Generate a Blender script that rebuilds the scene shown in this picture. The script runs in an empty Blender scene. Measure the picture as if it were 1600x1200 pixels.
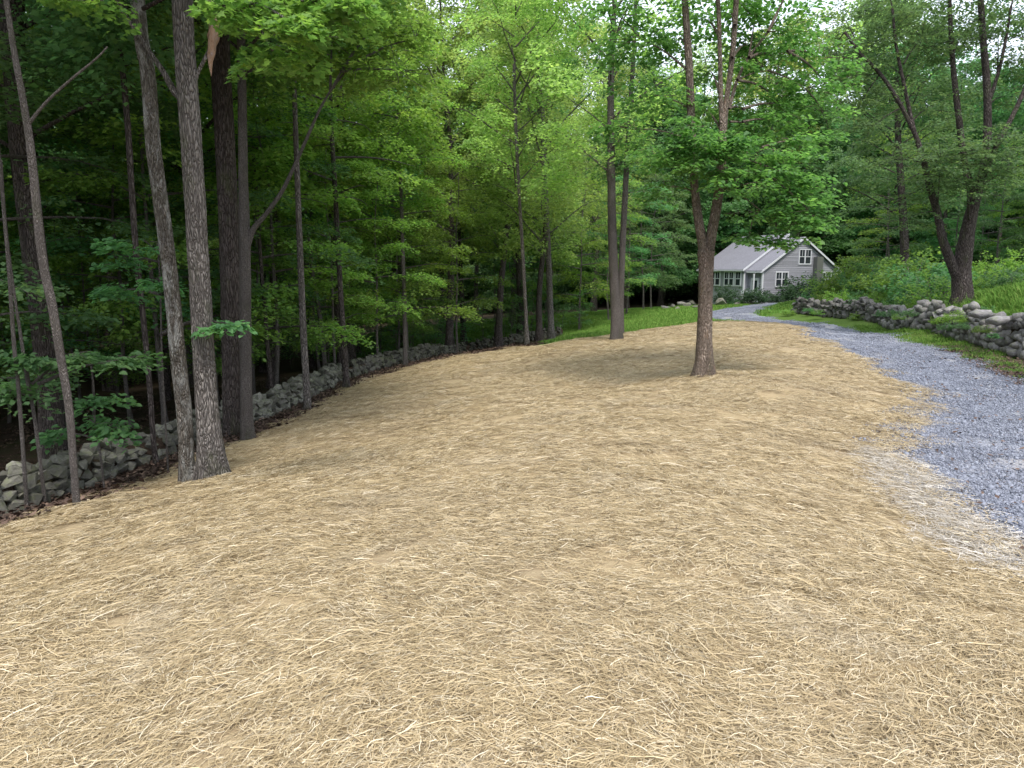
import bpy, math, random
import numpy as np
from math import radians, sin, cos, pi, tan, atan2, sqrt
from mathutils import Vector, noise as mnoise

rng = np.random.default_rng(7)
random.seed(7)
sc = bpy.context.scene
COL = sc.collection

# ------------------------------------------------------------------ camera, world, sun, exposure
F = 1100.0; TH = radians(9.04); CAMZ = 1.7
cam_d = bpy.data.cameras.new('camera'); cam = bpy.data.objects.new('camera', cam_d); COL.objects.link(cam)
cam_d.sensor_width = 36; cam_d.lens = 36 * F / 1600; cam_d.clip_end = 1500; cam_d.clip_start = .05
cam.location = (0, 0, CAMZ); cam.rotation_euler = (radians(90) - TH, 0, 0)
sc.camera = cam

SUN_EL = radians(58); SUN_AZ = radians(166)      # azimuth measured from +Y towards +X
w = bpy.data.worlds.new('World'); sc.world = w; w.use_nodes = True
nt = w.node_tree; bg = nt.nodes['Background']
sky = nt.nodes.new('ShaderNodeTexSky'); sky.sky_type = 'NISHITA'; sky.sun_disc = False
sky.sun_elevation = SUN_EL; sky.sun_rotation = SUN_AZ
sky.air_density = 1.0; sky.dust_density = 3.0; sky.ozone_density = 1.0; sky.altitude = 200
veil = nt.nodes.new('ShaderNodeMix'); veil.data_type = 'RGBA'; veil.inputs[0].default_value = .6      # thin bright overcast over the blue
veil.inputs[7].default_value = (7.0, 7.3, 7.9, 1); nt.links.new(sky.outputs[0], veil.inputs[6])
nt.links.new(veil.outputs[2], bg.inputs[0]); bg.inputs[1].default_value = 0.15
sd = bpy.data.lights.new('sun', 'SUN'); sd.energy = 1.6; sd.angle = radians(16); sd.color = (1, .95, .86)
sun = bpy.data.objects.new('sun', sd); COL.objects.link(sun)
sdir = Vector((sin(SUN_AZ) * cos(SUN_EL), cos(SUN_AZ) * cos(SUN_EL), sin(SUN_EL)))
sun.rotation_euler = sdir.to_track_quat('Z', 'Y').to_euler(); sun.location = (0, 0, 30)
sc.view_settings.view_transform = 'Standard'; sc.view_settings.look = 'None'
sc.view_settings.exposure = 1.1; sc.view_settings.gamma = 1
sc.cycles.max_bounces = 7; sc.cycles.diffuse_bounces = 5; sc.cycles.glossy_bounces = 2
sc.cycles.transmission_bounces = 4; sc.cycles.caustics_reflective = False; sc.cycles.caustics_refractive = False

# ------------------------------------------------------------------ camera maths
def unproj(px, py, Y):
    u = (px - 800) / F; v = (600 - py) / F
    d = np.array([u, cos(TH) + v * sin(TH), -sin(TH) + v * cos(TH)])
    return np.array([0, 0, CAMZ]) + d * (Y / d[1])

# ------------------------------------------------------------------ terrain
CP = [(800,1200,2.4),(0,1200,2.5),(1600,1200,2.4),(800,1000,3.25),(800,900,4.05),(800,800,5.5),(800,700,8.2),(1200,700,8.2),(1200,800,5.5),
      (0,1000,3.4),(0,900,4.7),(0,825,6.8),(120,792,8),(320,750,10),(385,688,13),(480,640,17),(540,605,21),(634,571,27),
      (750,548,31),(820,540,33),(860,533,34),(965,530,27),(800,600,17),(1000,600,16),(1102,585,15),(1250,585,15),(1000,560,20),
      (1060,510,31),(1150,503,32),(1250,512,27.5),(1340,545,20),(1430,605,14.5),(1430,640,12.3),(1600,900,4.6),(1600,780,7.2),
      (1600,690,10),(1600,600,15),(1600,566,17.5),(1514,538,21),(1472,522,24),(1420,513,27.5),(1300,497,36),(1236,490,41),
      (1180,485,44),(1000,505,42),(1000,490,52),(880,522,44),(1120,477,58),(1190,474,58),(1310,462,63),(760,515,50),(600,525,55),
      (1503,474,26),(1600,470,24),(1600,440,34),(1420,462,36),(1300,467,49),(1250,471,52),(1340,463,44),(1600,420,60)]
ctrl = [tuple(unproj(*c)) for c in CP]
ctrl += [(-12,14,-2.7),(-25,22,-3.6),(-40,40,-5),(-22,45,-4.6),(-60,80,-6),(-9,8,-1.9),(-30,5,-3),(-6,3,-.75),(-5,-6,-.3),(6,-6,0.1),(0,-15,0),
         (9,3,-.15),(16,8,.3),(26,16,1.4),(40,30,2.6),(60,60,3),(-8,33,-2.9),(-4,42,-3.2),(-15,30,-3.5),(30,90,-1),(0,90,-3),(60,120,0),(-40,-20,-2),(40,-20,1)]
ctrl = np.array(ctrl)
def _U(r2): return np.where(r2 > 0, r2 * np.log(np.maximum(r2, 1e-9)) * .5, 0)
def _tps(P, lam):
    n = len(P); K = _U(((P[:, None, :2] - P[None, :, :2]) ** 2).sum(-1)) + lam * np.eye(n)
    Q = np.hstack([np.ones((n, 1)), P[:, :2]])
    A = np.block([[K, Q], [Q.T, np.zeros((3, 3))]])
    return np.linalg.solve(A, np.concatenate([P[:, 2], np.zeros(3)]))
TW = _tps(ctrl, .06)
def H(x, y, micro=True):
    x = np.atleast_1d(np.asarray(x, float)); y = np.atleast_1d(np.asarray(y, float)); out = np.empty_like(x)
    for s in range(0, len(x), 20000):
        a = x[s:s+20000]; b = y[s:s+20000]
        r = np.sqrt(a*a + b*b); k = np.minimum(1, 110 / np.maximum(r, 1)); ac = a * k; bc = b * k
        K = _U((ac[:, None] - ctrl[None, :, 0]) ** 2 + (bc[:, None] - ctrl[None, :, 1]) ** 2)
        z = K @ TW[:-3] + TW[-3] + TW[-2] * ac + TW[-1] * bc
        z = z + np.maximum(0, r - 110) * .05
        if micro:
            z = z + .018 * np.sin(a * 2.1 + 1.3 * np.sin(b * 1.3)) * np.sin(b * 1.7 + .9 * np.sin(a * 1.1)) + .010 * np.sin(a * 5.3 + 2 * np.sin(b * 3.1)) * np.sin(b * 4.9)
        out[s:s+20000] = z
    return out
def h1(x, y): return float(H(x, y)[0])
def ghit(px, py, ymin=2, ymax=120):
    Y = np.geomspace(ymin, ymax, 1500)
    u = (px - 800) / F; v = (600 - py) / F
    d = np.array([u, cos(TH) + v * sin(TH), -sin(TH) + v * cos(TH)]); t = Y / d[1]
    X = d[0] * t; Z = CAMZ + d[2] * t; g = H(X, Y, False); k = np.where(Z <= g)[0]
    i = k[0] if len(k) else int(np.argmin(Z - g))
    return np.array([X[i], Y[i], g[i]])
def gpt(px, py): return tuple(ghit(px, py)[:2])

# ------------------------------------------------------------------ mesh helpers
class MB:
    def __init__(s): s.v = []; s.f = []; s.n = 0; s.a = []
    def add(s, v, f, a=0.5):
        v = np.asarray(v, float); s.v.append(v)
        s.f += [tuple(int(i) + s.n for i in q) for q in f]
        s.a.append(np.full(len(v), a)); s.n += len(v)
    def mesh(s, name, mat=None, smooth=True):
        me = bpy.data.meshes.new(name)
        me.from_pydata(np.concatenate(s.v).tolist() if s.v else [], [], s.f)
        at = me.attributes.new('rnd', 'FLOAT', 'POINT'); at.data.foreach_set('value', np.concatenate(s.a).astype(np.float32))
        if smooth: me.polygons.foreach_set('use_smooth', [True] * len(me.polygons))
        if mat: me.materials.append(mat)
        me.update(); return me
def box(mb, c, s, R=None, a=.5):
    c = np.array(c, float); s = np.array(s, float) / 2
    v = np.array([(x, y, z) for x in (-1, 1) for y in (-1, 1) for z in (-1, 1)]) * s
    if R is not None: v = v @ np.array(R).T
    mb.add(v + c, [(0,1,3,2),(4,6,7,5),(0,4,5,1),(2,3,7,6),(0,2,6,4),(1,5,7,3)], a)
def rawmesh(name, V, faces4, mat, rnd=None, smooth=True, tri=False):
    k = 3 if tri else 4
    me = bpy.data.meshes.new(name); n = len(faces4)
    me.vertices.add(len(V)); me.vertices.foreach_set('co', np.asarray(V, np.float32).ravel())
    me.loops.add(n * k); me.loops.foreach_set('vertex_index', np.asarray(faces4, np.int32).ravel())
    me.polygons.add(n); me.polygons.foreach_set('loop_start', np.arange(0, n * k, k, dtype=np.int32))
    me.update(calc_edges=True)
    if smooth: me.polygons.foreach_set('use_smooth', np.ones(n, bool))
    if rnd is not None:
        at = me.attributes.new('rnd', 'FLOAT', 'POINT'); at.data.foreach_set('value', np.asarray(rnd, np.float32))
    if mat: me.materials.append(mat)
    me.validate(); return me
def ob(name, me, parent=None, loc=(0, 0, 0), rot=(0, 0, 0), scale=(1, 1, 1)):
    o = bpy.data.objects.new(name, me); COL.objects.link(o); o.location = loc; o.rotation_euler = rot; o.scale = scale
    if parent: o.parent = parent
    return o
def tag(o, label=None, cat=None, group=None, kind=None):
    if label: o['label'] = label
    if cat: o['category'] = cat
    if group: o['group'] = group
    if kind: o['kind'] = kind
    return o
def thing(name, label, cat, loc=(0, 0, 0), rz=0, group=None):
    o = bpy.data.objects.new(name, None); COL.objects.link(o); o.location = loc; o.rotation_euler = (0, 0, rz)
    o.empty_display_size = .2
    return tag(o, label, cat, group)
def catmull(P, R, sub):
    P = np.asarray(P, float); R = np.asarray(R, float)
    if len(P) < 3: sub = max(sub, 2)
    Q = np.vstack([2 * P[0] - P[1], P, 2 * P[-1] - P[-2]]); out = []; rr = []
    for i in range(len(P) - 1):
        p0, p1, p2, p3 = Q[i:i+4]
        for k in range(sub):
            t = k / sub
            out.append(.5 * ((2*p1) + (-p0 + p2) * t + (2*p0 - 5*p1 + 4*p2 - p3) * t*t + (-p0 + 3*p1 - 3*p2 + p3) * t**3))
            rr.append(R[i] * (1 - t) + R[i+1] * t)
    out.append(P[-1]); rr.append(R[-1]); return np.array(out), np.array(rr)
def tube(mb, P, R, sides=8, sub=3, bump=0., flare=0., seed=0):
    P, R = catmull(P, R, sub); n = len(P)
    T = np.gradient(P, axis=0); T /= np.linalg.norm(T, axis=1)[:, None] + 1e-9
    ref = np.array([1., .13, .07]) if abs(T[0][0]) < .8 else np.array([.1, 1., .05])
    V = []
    for i in range(n):
        a = np.cross(T[i], ref); a /= np.linalg.norm(a); b = np.cross(T[i], a)
        ph = np.arange(sides) * 2 * pi / sides
        r = np.full(sides, R[i])
        if bump:
            r = r * (1 + bump * np.sin(ph * 3 + seed + i * .35) * .6 + bump * rng.uniform(-1, 1, sides) * .6)
        if flare:
            hgt = np.linalg.norm(P[i] - P[0]); k = math.exp(-hgt / (R[-1 if n < 3 else n // 3] * 2.2 + .05))
            r = r * (1 + flare * k * (.55 + .75 * np.abs(np.sin(ph * 2.5 + seed))))
        V.append(P[i] + np.outer(r * np.cos(ph), a) + np.outer(r * np.sin(ph), b))
    V = np.vstack(V); Fc = []
    for i in range(n - 1):
        for j in range(sides):
            k = (j + 1) % sides
            Fc.append((i*sides + j, i*sides + k, (i+1)*sides + k, (i+1)*sides + j))
    Fc.append(tuple(range((n-1)*sides, n*sides)))
    mb.add(V, Fc, float(rng.random()))

# ------------------------------------------------------------------ materials
def mat(name):
    m = bpy.data.materials.new(name); m.use_nodes = True; n = m.node_tree.nodes; n.clear()
    out = n.new('ShaderNodeOutputMaterial'); return m, m.node_tree, out
def N(nt, t, **k):
    n = nt.nodes.new(t)
    for a, b in k.items(): setattr(n, a, b)
    return n
def ramp(nt, fac, stops):
    r = N(nt, 'ShaderNodeValToRGB'); e = r.color_ramp.elements
    while len(e) < len(stops): e.new(.5)
    for q, (p, c) in zip(e, stops): q.position = p; q.color = (*c, 1)
    nt.links.new(fac, r.inputs[0]); return r.outputs[0]
def mix(nt, fac, a, b, mode='MIX'):
    m = N(nt, 'ShaderNodeMix', data_type='RGBA', blend_type=mode)
    if isinstance(fac, (int, float)): m.inputs[0].default_value = fac
    else: nt.links.new(fac, m.inputs[0])
    for s, i in ((a, 6), (b, 7)):
        if isinstance(s, tuple): m.inputs[i].default_value = (*s, 1)
        else: nt.links.new(s, m.inputs[i])
    return m.outputs[2]
def noise(nt, vec, scale, detail=4, rough=.55, dist=0):
    t = N(nt, 'ShaderNodeTexNoise'); t.inputs['Scale'].default_value = scale; t.inputs['Detail'].default_value = detail
    t.inputs['Roughness'].default_value = rough; t.inputs['Distortion'].default_value = dist
    if vec is not None: nt.links.new(vec, t.inputs['Vector'])
    return t.outputs[0]
def coords(nt, scale=(1, 1, 1), kind='Object', rot=(0, 0, 0)):
    tc = N(nt, 'ShaderNodeTexCoord'); mp = N(nt, 'ShaderNodeMapping'); mp.inputs['Scale'].default_value = scale; mp.inputs['Rotation'].default_value = rot
    nt.links.new(tc.outputs[kind], mp.inputs[0]); return mp.outputs[0]
def math_(nt, op, a, b=0.0, c=None):
    m = N(nt, 'ShaderNodeMath', operation=op)
    for i, s in enumerate((a, b) if c is None else (a, b, c)):
        if isinstance(s, (int, float)): m.inputs[i].default_value = s
        else: nt.links.new(s, m.inputs[i])
    return m.outputs[0]
def bsdf(nt, out, col, rough=.8, bump=None, bs=.4, bd=.02, spec=.3):
    p = N(nt, 'ShaderNodeBsdfPrincipled'); p.inputs['Roughness'].default_value = rough; p.inputs['Specular IOR Level'].default_value = spec
    if isinstance(col, tuple): p.inputs['Base Color'].default_value = (*col, 1)
    else: nt.links.new(col, p.inputs['Base Color'])
    if bump is not None:
        b = N(nt, 'ShaderNodeBump'); b.inputs['Strength'].default_value = bs; b.inputs['Distance'].default_value = bd
        nt.links.new(bump, b.inputs['Height']); nt.links.new(b.outputs[0], p.inputs['Normal'])
    nt.links.new(p.outputs[0], out.inputs[0]); return p
def attr(nt, name):
    a = N(nt, 'ShaderNodeAttribute'); a.attribute_name = name; return a.outputs['Fac']
def objrand(nt): return N(nt, 'ShaderNodeObjectInfo').outputs['Random']

def leaf_mat(name, dark, light, trans, tw=.42, jit=1.):
    m, nt, out = mat(name)
    r = attr(nt, 'rnd'); o = objrand(nt)
    c = ramp(nt, r, [(0, dark), (.75, light), (1, (light[0]*1.25, light[1]*1.15, light[2]))])
    f = math_(nt, 'MULTIPLY_ADD', o, .45 * jit, 1 - .22 * jit)
    hs = N(nt, 'ShaderNodeHueSaturation'); nt.links.new(c, hs.inputs['Color']); nt.links.new(f, hs.inputs['Value'])
    hh = math_(nt, 'MULTIPLY_ADD', o, .032 * jit, .5 - .019 * jit); nt.links.new(hh, hs.inputs['Hue'])
    c = hs.outputs[0]
    p = N(nt, 'ShaderNodeBsdfPrincipled'); p.inputs['Roughness'].default_value = .5; p.inputs['Specular IOR Level'].default_value = .28
    nt.links.new(c, p.inputs['Base Color'])
    t = N(nt, 'ShaderNodeBsdfTranslucent')
    tc = mix(nt, 1.0, c, trans, 'MULTIPLY'); nt.links.new(tc, t.inputs[0])
    mx = N(nt, 'ShaderNodeMixShader'); mx.inputs[0].default_value = tw
    nt.links.new(p.outputs[0], mx.inputs[1]); nt.links.new(t.outputs[0], mx.inputs[2]); nt.links.new(mx.outputs[0], out.inputs[0])
    return m
M_leaf = leaf_mat('maple_leaf', (.05,.118,.052), (.10,.205,.082), (2.0,2.35,1.7))
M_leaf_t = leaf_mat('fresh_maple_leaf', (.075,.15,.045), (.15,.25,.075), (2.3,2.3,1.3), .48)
M_leaf_y = leaf_mat('sunlit_young_leaf', (.085,.165,.04), (.175,.28,.075), (2.3,2.3,1.4), .5)  # young-leaf green, brightened so sunlight on the wood edge sits in the colour
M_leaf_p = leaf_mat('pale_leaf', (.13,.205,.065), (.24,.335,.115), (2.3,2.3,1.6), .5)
M_leaf_d = leaf_mat('deep_leaf', (.06,.115,.055), (.115,.195,.088), (2.2,2.2,1.5), .44)
M_leaf_s = leaf_mat('shrub_leaf', (.018,.042,.018), (.04,.085,.032), (1.5,1.7,1.0), .2)

def bark_mat(name, dark, light, patch=None, vs=1.0, pth=.56, warm=None):
    m, nt, out = mat(name)
    v0 = coords(nt, (1, 1, .2)); n1 = noise(nt, v0, 30*vs, 7, .7, 1.5)
    wv = N(nt, 'ShaderNodeTexNoise'); wv.inputs['Scale'].default_value = 9*vs; wv.inputs['Detail'].default_value = 4; nt.links.new(v0, wv.inputs['Vector'])
    ml = N(nt, 'ShaderNodeVectorMath', operation='MULTIPLY_ADD'); nt.links.new(wv.outputs['Color'], ml.inputs[0]); ml.inputs[1].default_value = (.16, .16, .16); nt.links.new(v0, ml.inputs[2]); v = ml.outputs[0]
    vv = N(nt, 'ShaderNodeTexVoronoi', feature='DISTANCE_TO_EDGE'); nt.links.new(v, vv.inputs['Vector']); vv.inputs['Scale'].default_value = 46*vs
    ed = math_(nt, 'MULTIPLY', vv.outputs[0], 3.0)
    hgt = math_(nt, 'ADD', math_(nt, 'MINIMUM', ed, 1.0), n1)
    c = ramp(nt, hgt, [(.35, tuple(x*.35 for x in dark)), (.75, dark), (1.0, light)])
    big = noise(nt, coords(nt, (1, 1, .6)), 2.2, 4, .6)
    c = mix(nt, ramp(nt, big, [(.35, (0,0,0)), (.7, (.6,.6,.6))]), c, tuple(x*.55 for x in dark))
    ms = noise(nt, coords(nt, (1, 1, .35)), 3.3, 6, .7)
    c = mix(nt, ramp(nt, ms, [(.54, (0,0,0)), (.68, (.42,.42,.42))]), c, (.115,.135,.06))
    if patch:
        pn = noise(nt, coords(nt, (1, 1, .3)), 7.5, 8, .78, .3)
        c = mix(nt, ramp(nt, pn, [(pth-.03, (0,0,0)), (pth+.05, (.85,.85,.85))]), c, patch)
    sp = noise(nt, coords(nt, (1, 1, .5)), 55, 2, .5)
    c = mix(nt, ramp(nt, sp, [(.64, (0,0,0)), (.74, (.38,.38,.38))]), c, (.40,.39,.36))
    bsdf(nt, out, c, .92, hgt, 1.0, .05, .15); return m
M_bark = bark_mat('grey_brown_bark', (.16,.14,.13), (.35,.315,.295), vs=.75)
M_bark_l = bark_mat('pale_patched_bark', (.15,.13,.11), (.32,.285,.25), (.46,.45,.43), pth=.515)
M_bark_d = bark_mat('dark_furrowed_bark', (.08,.064,.06), (.175,.145,.138), vs=.6)
M_bark_s = bark_mat('smooth_grey_bark', (.21,.185,.172), (.31,.275,.262), vs=1.6)
M_bark_w = bark_mat('warm_brown_bark', (.26,.20,.16), (.45,.365,.31), (.38,.26,.18), vs=.9, pth=.6)
m, nt_, out = mat('torn_heartwood'); v = coords(nt_, (1,1,.12))
bsdf(nt_, out, ramp(nt_, noise(nt_, coords(nt_, (1,1,.4)), 26, 8, .75), [(.3,(.16,.08,.04)),(.5,(.42,.27,.18)),(.62,(.34,.25,.22)),(.8,(.58,.47,.43))]), .85, noise(nt_, coords(nt_, (1,1,.4)), 38, 6, .8), 1, .04); M_wood = m

def stone_mat(name, a, b, lich):
    m, nt, out = mat(name)
    v = coords(nt); o = objrand(nt)
    add = N(nt, 'ShaderNodeVectorMath', operation='ADD'); nt.links.new(v, add.inputs[0])
    cx = N(nt, 'ShaderNodeCombineXYZ'); nt.links.new(math_(nt, 'MULTIPLY', o, 50.0), cx.inputs[0]); nt.links.new(cx.outputs[0], add.inputs[1])
    n1 = noise(nt, add.outputs[0], 5, 8, .65); n2 = noise(nt, add.outputs[0], 3.2, 5, .6)
    c = ramp(nt, n1, [(.3, a), (.7, b)])
    c = mix(nt, ramp(nt, n2, [(.5, (0,0,0)), (.62, (.7,.7,.7))]), c, lich)
    hs = N(nt, 'ShaderNodeHueSaturation'); nt.links.new(c, hs.inputs['Color']); nt.links.new(math_(nt, 'MULTIPLY_ADD', o, .7, .6), hs.inputs['Value'])
    bsdf(nt, out, hs.outputs[0], .9, n1, .7, .03, .2); return m
M_stone = stone_mat('lichened_fieldstone', (.085,.08,.07), (.205,.20,.172), (.15,.16,.10))
M_stone_g = stone_mat('grey_violet_fieldstone', (.125,.12,.12), (.30,.285,.28), (.20,.205,.155))
M_stone_t = stone_mat('tan_boulder', (.28,.24,.20), (.50,.44,.38), (.34,.33,.28))

# grounds
def ground_mat(name, fn):
    m, nt, out = mat(name); fn(nt, out); return m
def f_straw(nt, out):
    v = coords(nt); v2 = coords(nt, (1, 2.2, 1), rot=(0, 0, .35))
    fine = noise(nt, v2, 55, 6, .75, 1.5); mid = noise(nt, v2, 7, 5, .65, .6); big = noise(nt, v, .45, 4, .6)
    c = ramp(nt, fine, [(.3, (.16,.115,.065)), (.47, (.36,.28,.165)), (.62, (.48,.385,.245)), (.8, (.60,.51,.37))])
    c = mix(nt, ramp(nt, mid, [(.4, (0,0,0)), (.62, (.45,.45,.45))]), c, (.30,.215,.13))
    c = mix(nt, ramp(nt, big, [(.42, (.0,.0,.0)), (.68, (.35,.35,.35))]), c, (.27,.22,.17))
    bsdf(nt, out, c, .9, fine, .6, .015, .15)
def f_gravel(nt, out):
    v = coords(nt); vo = N(nt, 'ShaderNodeTexVoronoi'); nt.links.new(v, vo.inputs['Vector']); vo.inputs['Scale'].default_value = 38
    sep = N(nt, 'ShaderNodeSeparateColor'); nt.links.new(vo.outputs['Color'], sep.inputs[0])
    c = ramp(nt, sep.outputs[0], [(0, (.12,.13,.165)), (.5, (.21,.23,.285)), (1, (.34,.36,.43))])
    big = noise(nt, v, .55, 5, .6, .5)
    c = mix(nt, ramp(nt, big, [(.5, (0,0,0)), (.66, (.6,.6,.6))]), c, (.37,.33,.31))
    c = mix(nt, math_(nt, 'MULTIPLY', attr(nt, 'track'), .6), c, (.37,.355,.355))
    inv = math_(nt, 'SUBTRACT', 1.0, vo.outputs['Distance'])
    bsdf(nt, out, c, .85, inv, .8, .02, .25)
def f_lawn(nt, out):
    v = coords(nt); a = noise(nt, v, 40, 5, .7); b = noise(nt, v, .9, 4, .6)
    c = ramp(nt, a, [(.3, (.05,.13,.02)), (.7, (.125,.27,.045))])
    c = mix(nt, ramp(nt, b, [(.35, (0,0,0)), (.7, (.5,.5,.5))]), c, (.13,.25,.045))
    bsdf(nt, out, c, .9, a, .6, .03, .1)
def f_verge(nt, out):
    v = coords(nt); a = noise(nt, v, 45, 5, .7); b = noise(nt, v, .8, 5, .65)
    c = ramp(nt, a, [(.3, (.05,.095,.02)), (.7, (.12,.19,.04))])
    d = ramp(nt, noise(nt, v, 60, 4, .7), [(.3, (.09,.055,.04)), (.7, (.27,.20,.145))])
    sx = N(nt, 'ShaderNodeSeparateXYZ'); nt.links.new(v, sx.inputs[0])
    k = math_(nt, 'MULTIPLY_ADD', sx.outputs[1], -.05, 1.28)      # drier near the road's close end
    f = math_(nt, 'MULTIPLY', math_(nt, 'SUBTRACT', math_(nt, 'ADD', b, math_(nt, 'MULTIPLY', k, .5)), .52), 5.0)
    f = N(nt, 'ShaderNodeClamp').inputs[0].links and f or f
    cl = N(nt, 'ShaderNodeClamp'); nt.links.new(f, cl.inputs[0])
    c = mix(nt, cl.outputs[0], c, d)
    bsdf(nt, out, c, .95, a, .6, .03, .1)
def f_forest(nt, out):
    v = coords(nt); a = noise(nt, v, 28, 6, .75); b = noise(nt, v, 1.5, 4, .6)
    c = ramp(nt, a, [(.3, (.022,.016,.012)), (.5, (.055,.038,.028)), (.75, (.12,.085,.062))])
    c = mix(nt, ramp(nt, b, [(.5, (0,0,0)), (.7, (.5,.5,.5))]), c, (.035,.06,.018))
    bsdf(nt, out, c, .95, a, .8, .04, .1)
def f_meadow(nt, out):
    v = coords(nt); a = noise(nt, v, 14, 6, .7); b = noise(nt, v, .6, 4, .6)
    c = ramp(nt, a, [(.3, (.04,.11,.015)), (.7, (.14,.28,.035))])
    c = mix(nt, ramp(nt, b, [(.4, (0,0,0)), (.7, (.5,.5,.5))]), c, (.16,.24,.03))
    bsdf(nt, out, c, .9, a, .8, .08, .1)
M_straw = ground_mat('straw_mulch', f_straw); M_gravel = ground_mat('bluestone_gravel', f_gravel); M_lawn = ground_mat('mown_grass', f_lawn)
M_verge = ground_mat('worn_grass', f_verge); M_forest = ground_mat('leaf_litter_soil', f_forest); M_meadow = ground_mat('rough_grass', f_meadow)

def simple(name, stops, rough=.8, spec=.2):
    m, nt, out = mat(name); bsdf(nt, out, ramp(nt, attr(nt, 'rnd'), stops), rough, spec=spec); return m
m, nt_, out = mat('straw_strand')
c_ = ramp(nt_, attr(nt_, 'rnd'), [(0, (.12,.085,.048)), (.25, (.33,.25,.14)), (.65, (.52,.41,.245)), (1, (.72,.64,.49))])
gp_ = N(nt_, 'ShaderNodeNewGeometry').outputs['Position']                      # colour drifts slowly across the whole field
big_ = noise(nt_, gp_, .9, 5, .65, .6); big2_ = noise(nt_, gp_, .35, 4, .6, .4)
c_ = mix(nt_, ramp(nt_, big_, [(.56, (0,0,0)), (.74, (.35,.35,.35))]), c_, (.60,.54,.44))
c_ = mix(nt_, ramp(nt_, big2_, [(.50, (0,0,0)), (.70, (.32,.32,.32))]), c_, (.30,.23,.15))
p_ = bsdf(nt_, out, c_, .6, spec=.3); M_strand = m
M_blade = simple('grass_blade', [(0, (.065,.15,.022)), (.7, (.14,.28,.045)), (1, (.24,.31,.08))])
M_pebble = simple('gravel_chip', [(0, (.14,.15,.19)), (.5, (.21,.225,.28)), (1, (.33,.35,.42))])
M_litter = simple('fallen_leaf', [(0, (.035,.024,.02)), (.6, (.10,.065,.052)), (1, (.22,.15,.115))])

# ------------------------------------------------------------------ ground regions
WALL_L = [gpt(*p) for p in [(0,812),(60,795),(120,770),(200,738),(270,712),(345,684),(400,662),(440,645),(485,625),(540,594),(600,577),(660,562),(730,549),(800,538),(850,529),(880,524)]]
WALL_L = [(WALL_L[0][0] - 2.6, WALL_L[0][1] - 2.2)] + WALL_L
WALL_R = [gpt(*p) for p in [(1600,564),(1547,549),(1514,538),(1472,523),(1420,514),(1370,505),(1300,497),(1236,489)]]
WALL_R = [(WALL_R[0][0] + 3.2, WALL_R[0][1] - 3.5)] + WALL_R
print('WL', [tuple(round(q, 1) for q in p) for p in WALL_L]); print('WR', [tuple(round(q, 1) for q in p) for p in WALL_R])
def pts(l): return [gpt(*p) for p in l]
straw_poly = [(-9, -8), (-8.5, 2)] + pts([(0,826),(120,790),(200,758),(270,732),(330,708),(400,680),(440,662),(480,641),(545,605),(640,573),(740,553),(850,538),(960,523),(1060,509),(1120,503),(1200,504.5),
             (1255,515),(1318,545),(1385,583),(1426,615),(1432,635),(1412,655),(1385,680),(1375,700),(1410,740),(1450,785),(1500,830),(1560,880),(1600,915)]) + [(4.2, 3.2), (4.9, 1), (5.5, -8)]
drive_poly = pts([(1380,640),(1370,600),(1300,560),(1240,525),(1200,504),(1110,502),(1100,488),(1150,480),(1215,470),(1262,464),(1310,461)]) + pts([(1300,466),(1255,470),(1222,475),(1195,482),(1183,488),(1196,496),(1240,503),(1312,509.5),(1392,522),(1476,546),(1550,577),(1612,604)]) + \
             [(13.5, 9.5), (13, 4), (13, -10), (0, -10), (0, 5)]
lawn_poly = [WALL_L[-1], (WALL_L[-1][0] - 4, WALL_L[-1][1] + 3), (-12, 44), (-12, 60), (2, 62), (10, 66), (40, 72), (60, 60), WALL_R[-1], (10, 30), (3, 25), (1, 28)]
verge_poly = WALL_R + [gpt(1222,489), gpt(1150, 500), (8, 16), (11, 8), (WALL_R[0][0], 4)]
mead_poly = WALL_R + [(19, 44), (24, 62), (90, 90), (90, 0), (WALL_R[0][0] + 2, 0)]
def inside(poly, x, y):
    r = np.zeros(len(x), bool); n = len(poly)
    for i in range(n):
        x1, y1 = poly[i]; x2, y2 = poly[(i+1) % n]
        c = ((y1 > y) != (y2 > y)) & (x < (x2 - x1) * (y - y1) / (y2 - y1 + 1e-12) + x1); r ^= c
    return r
def jit(x, y, a=.10):
    return x + a * np.sin(y * 6.1 + 2 * np.sin(x * 4.3)) + .5 * a * np.sin(y * 17 + x * 11), y + a * np.sin(x * 5.3 + 1.7 * np.sin(y * 3.9)) + .5 * a * np.sin(x * 15 - y * 13)
def region(x, y):
    jx, jy = jit(x, y)
    reg = np.zeros(len(x), int)                       # 0 woodland floor
    reg[inside(mead_poly, x, y)] = 5
    reg[inside(lawn_poly, jx, jy)] = 3
    reg[inside(verge_poly, jx, jy)] = 4
    reg[inside(drive_poly, jx, jy)] = 2
    reg[inside(straw_poly, jx, jy)] = 1
    return reg
def edge_dist(poly, x, y, closed=True):
    d = np.full(len(x), 1e9)
    for i in range(len(poly) - (0 if closed else 1)):
        a = np.array(poly[i]); b = np.array(poly[(i+1) % len(poly)]); ab = b - a
        t = np.clip(((x - a[0]) * ab[0] + (y - a[1]) * ab[1]) / (ab @ ab + 1e-9), 0, 1)
        d = np.minimum(d, np.hypot(x - a[0] - t * ab[0], y - a[1] - t * ab[1]))
    return d
CL = [(8.0, 1.0), (8.2, 5.0)] + [gpt(*p) for p in [(1560,690),(1490,600),(1430,560),(1360,533),(1290,516),(1215,502),(1165,493)]]
def track_w(x, y):
    d = edge_dist(CL, x, y, False); n = .5 + .5 * np.sin(x * 3.1 + 1.7 * np.sin(y * 2.3)) * np.sin(y * 1.9)
    return np.exp(-((d - .78) / .24) ** 2) * (.55 + .45 * n)
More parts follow.
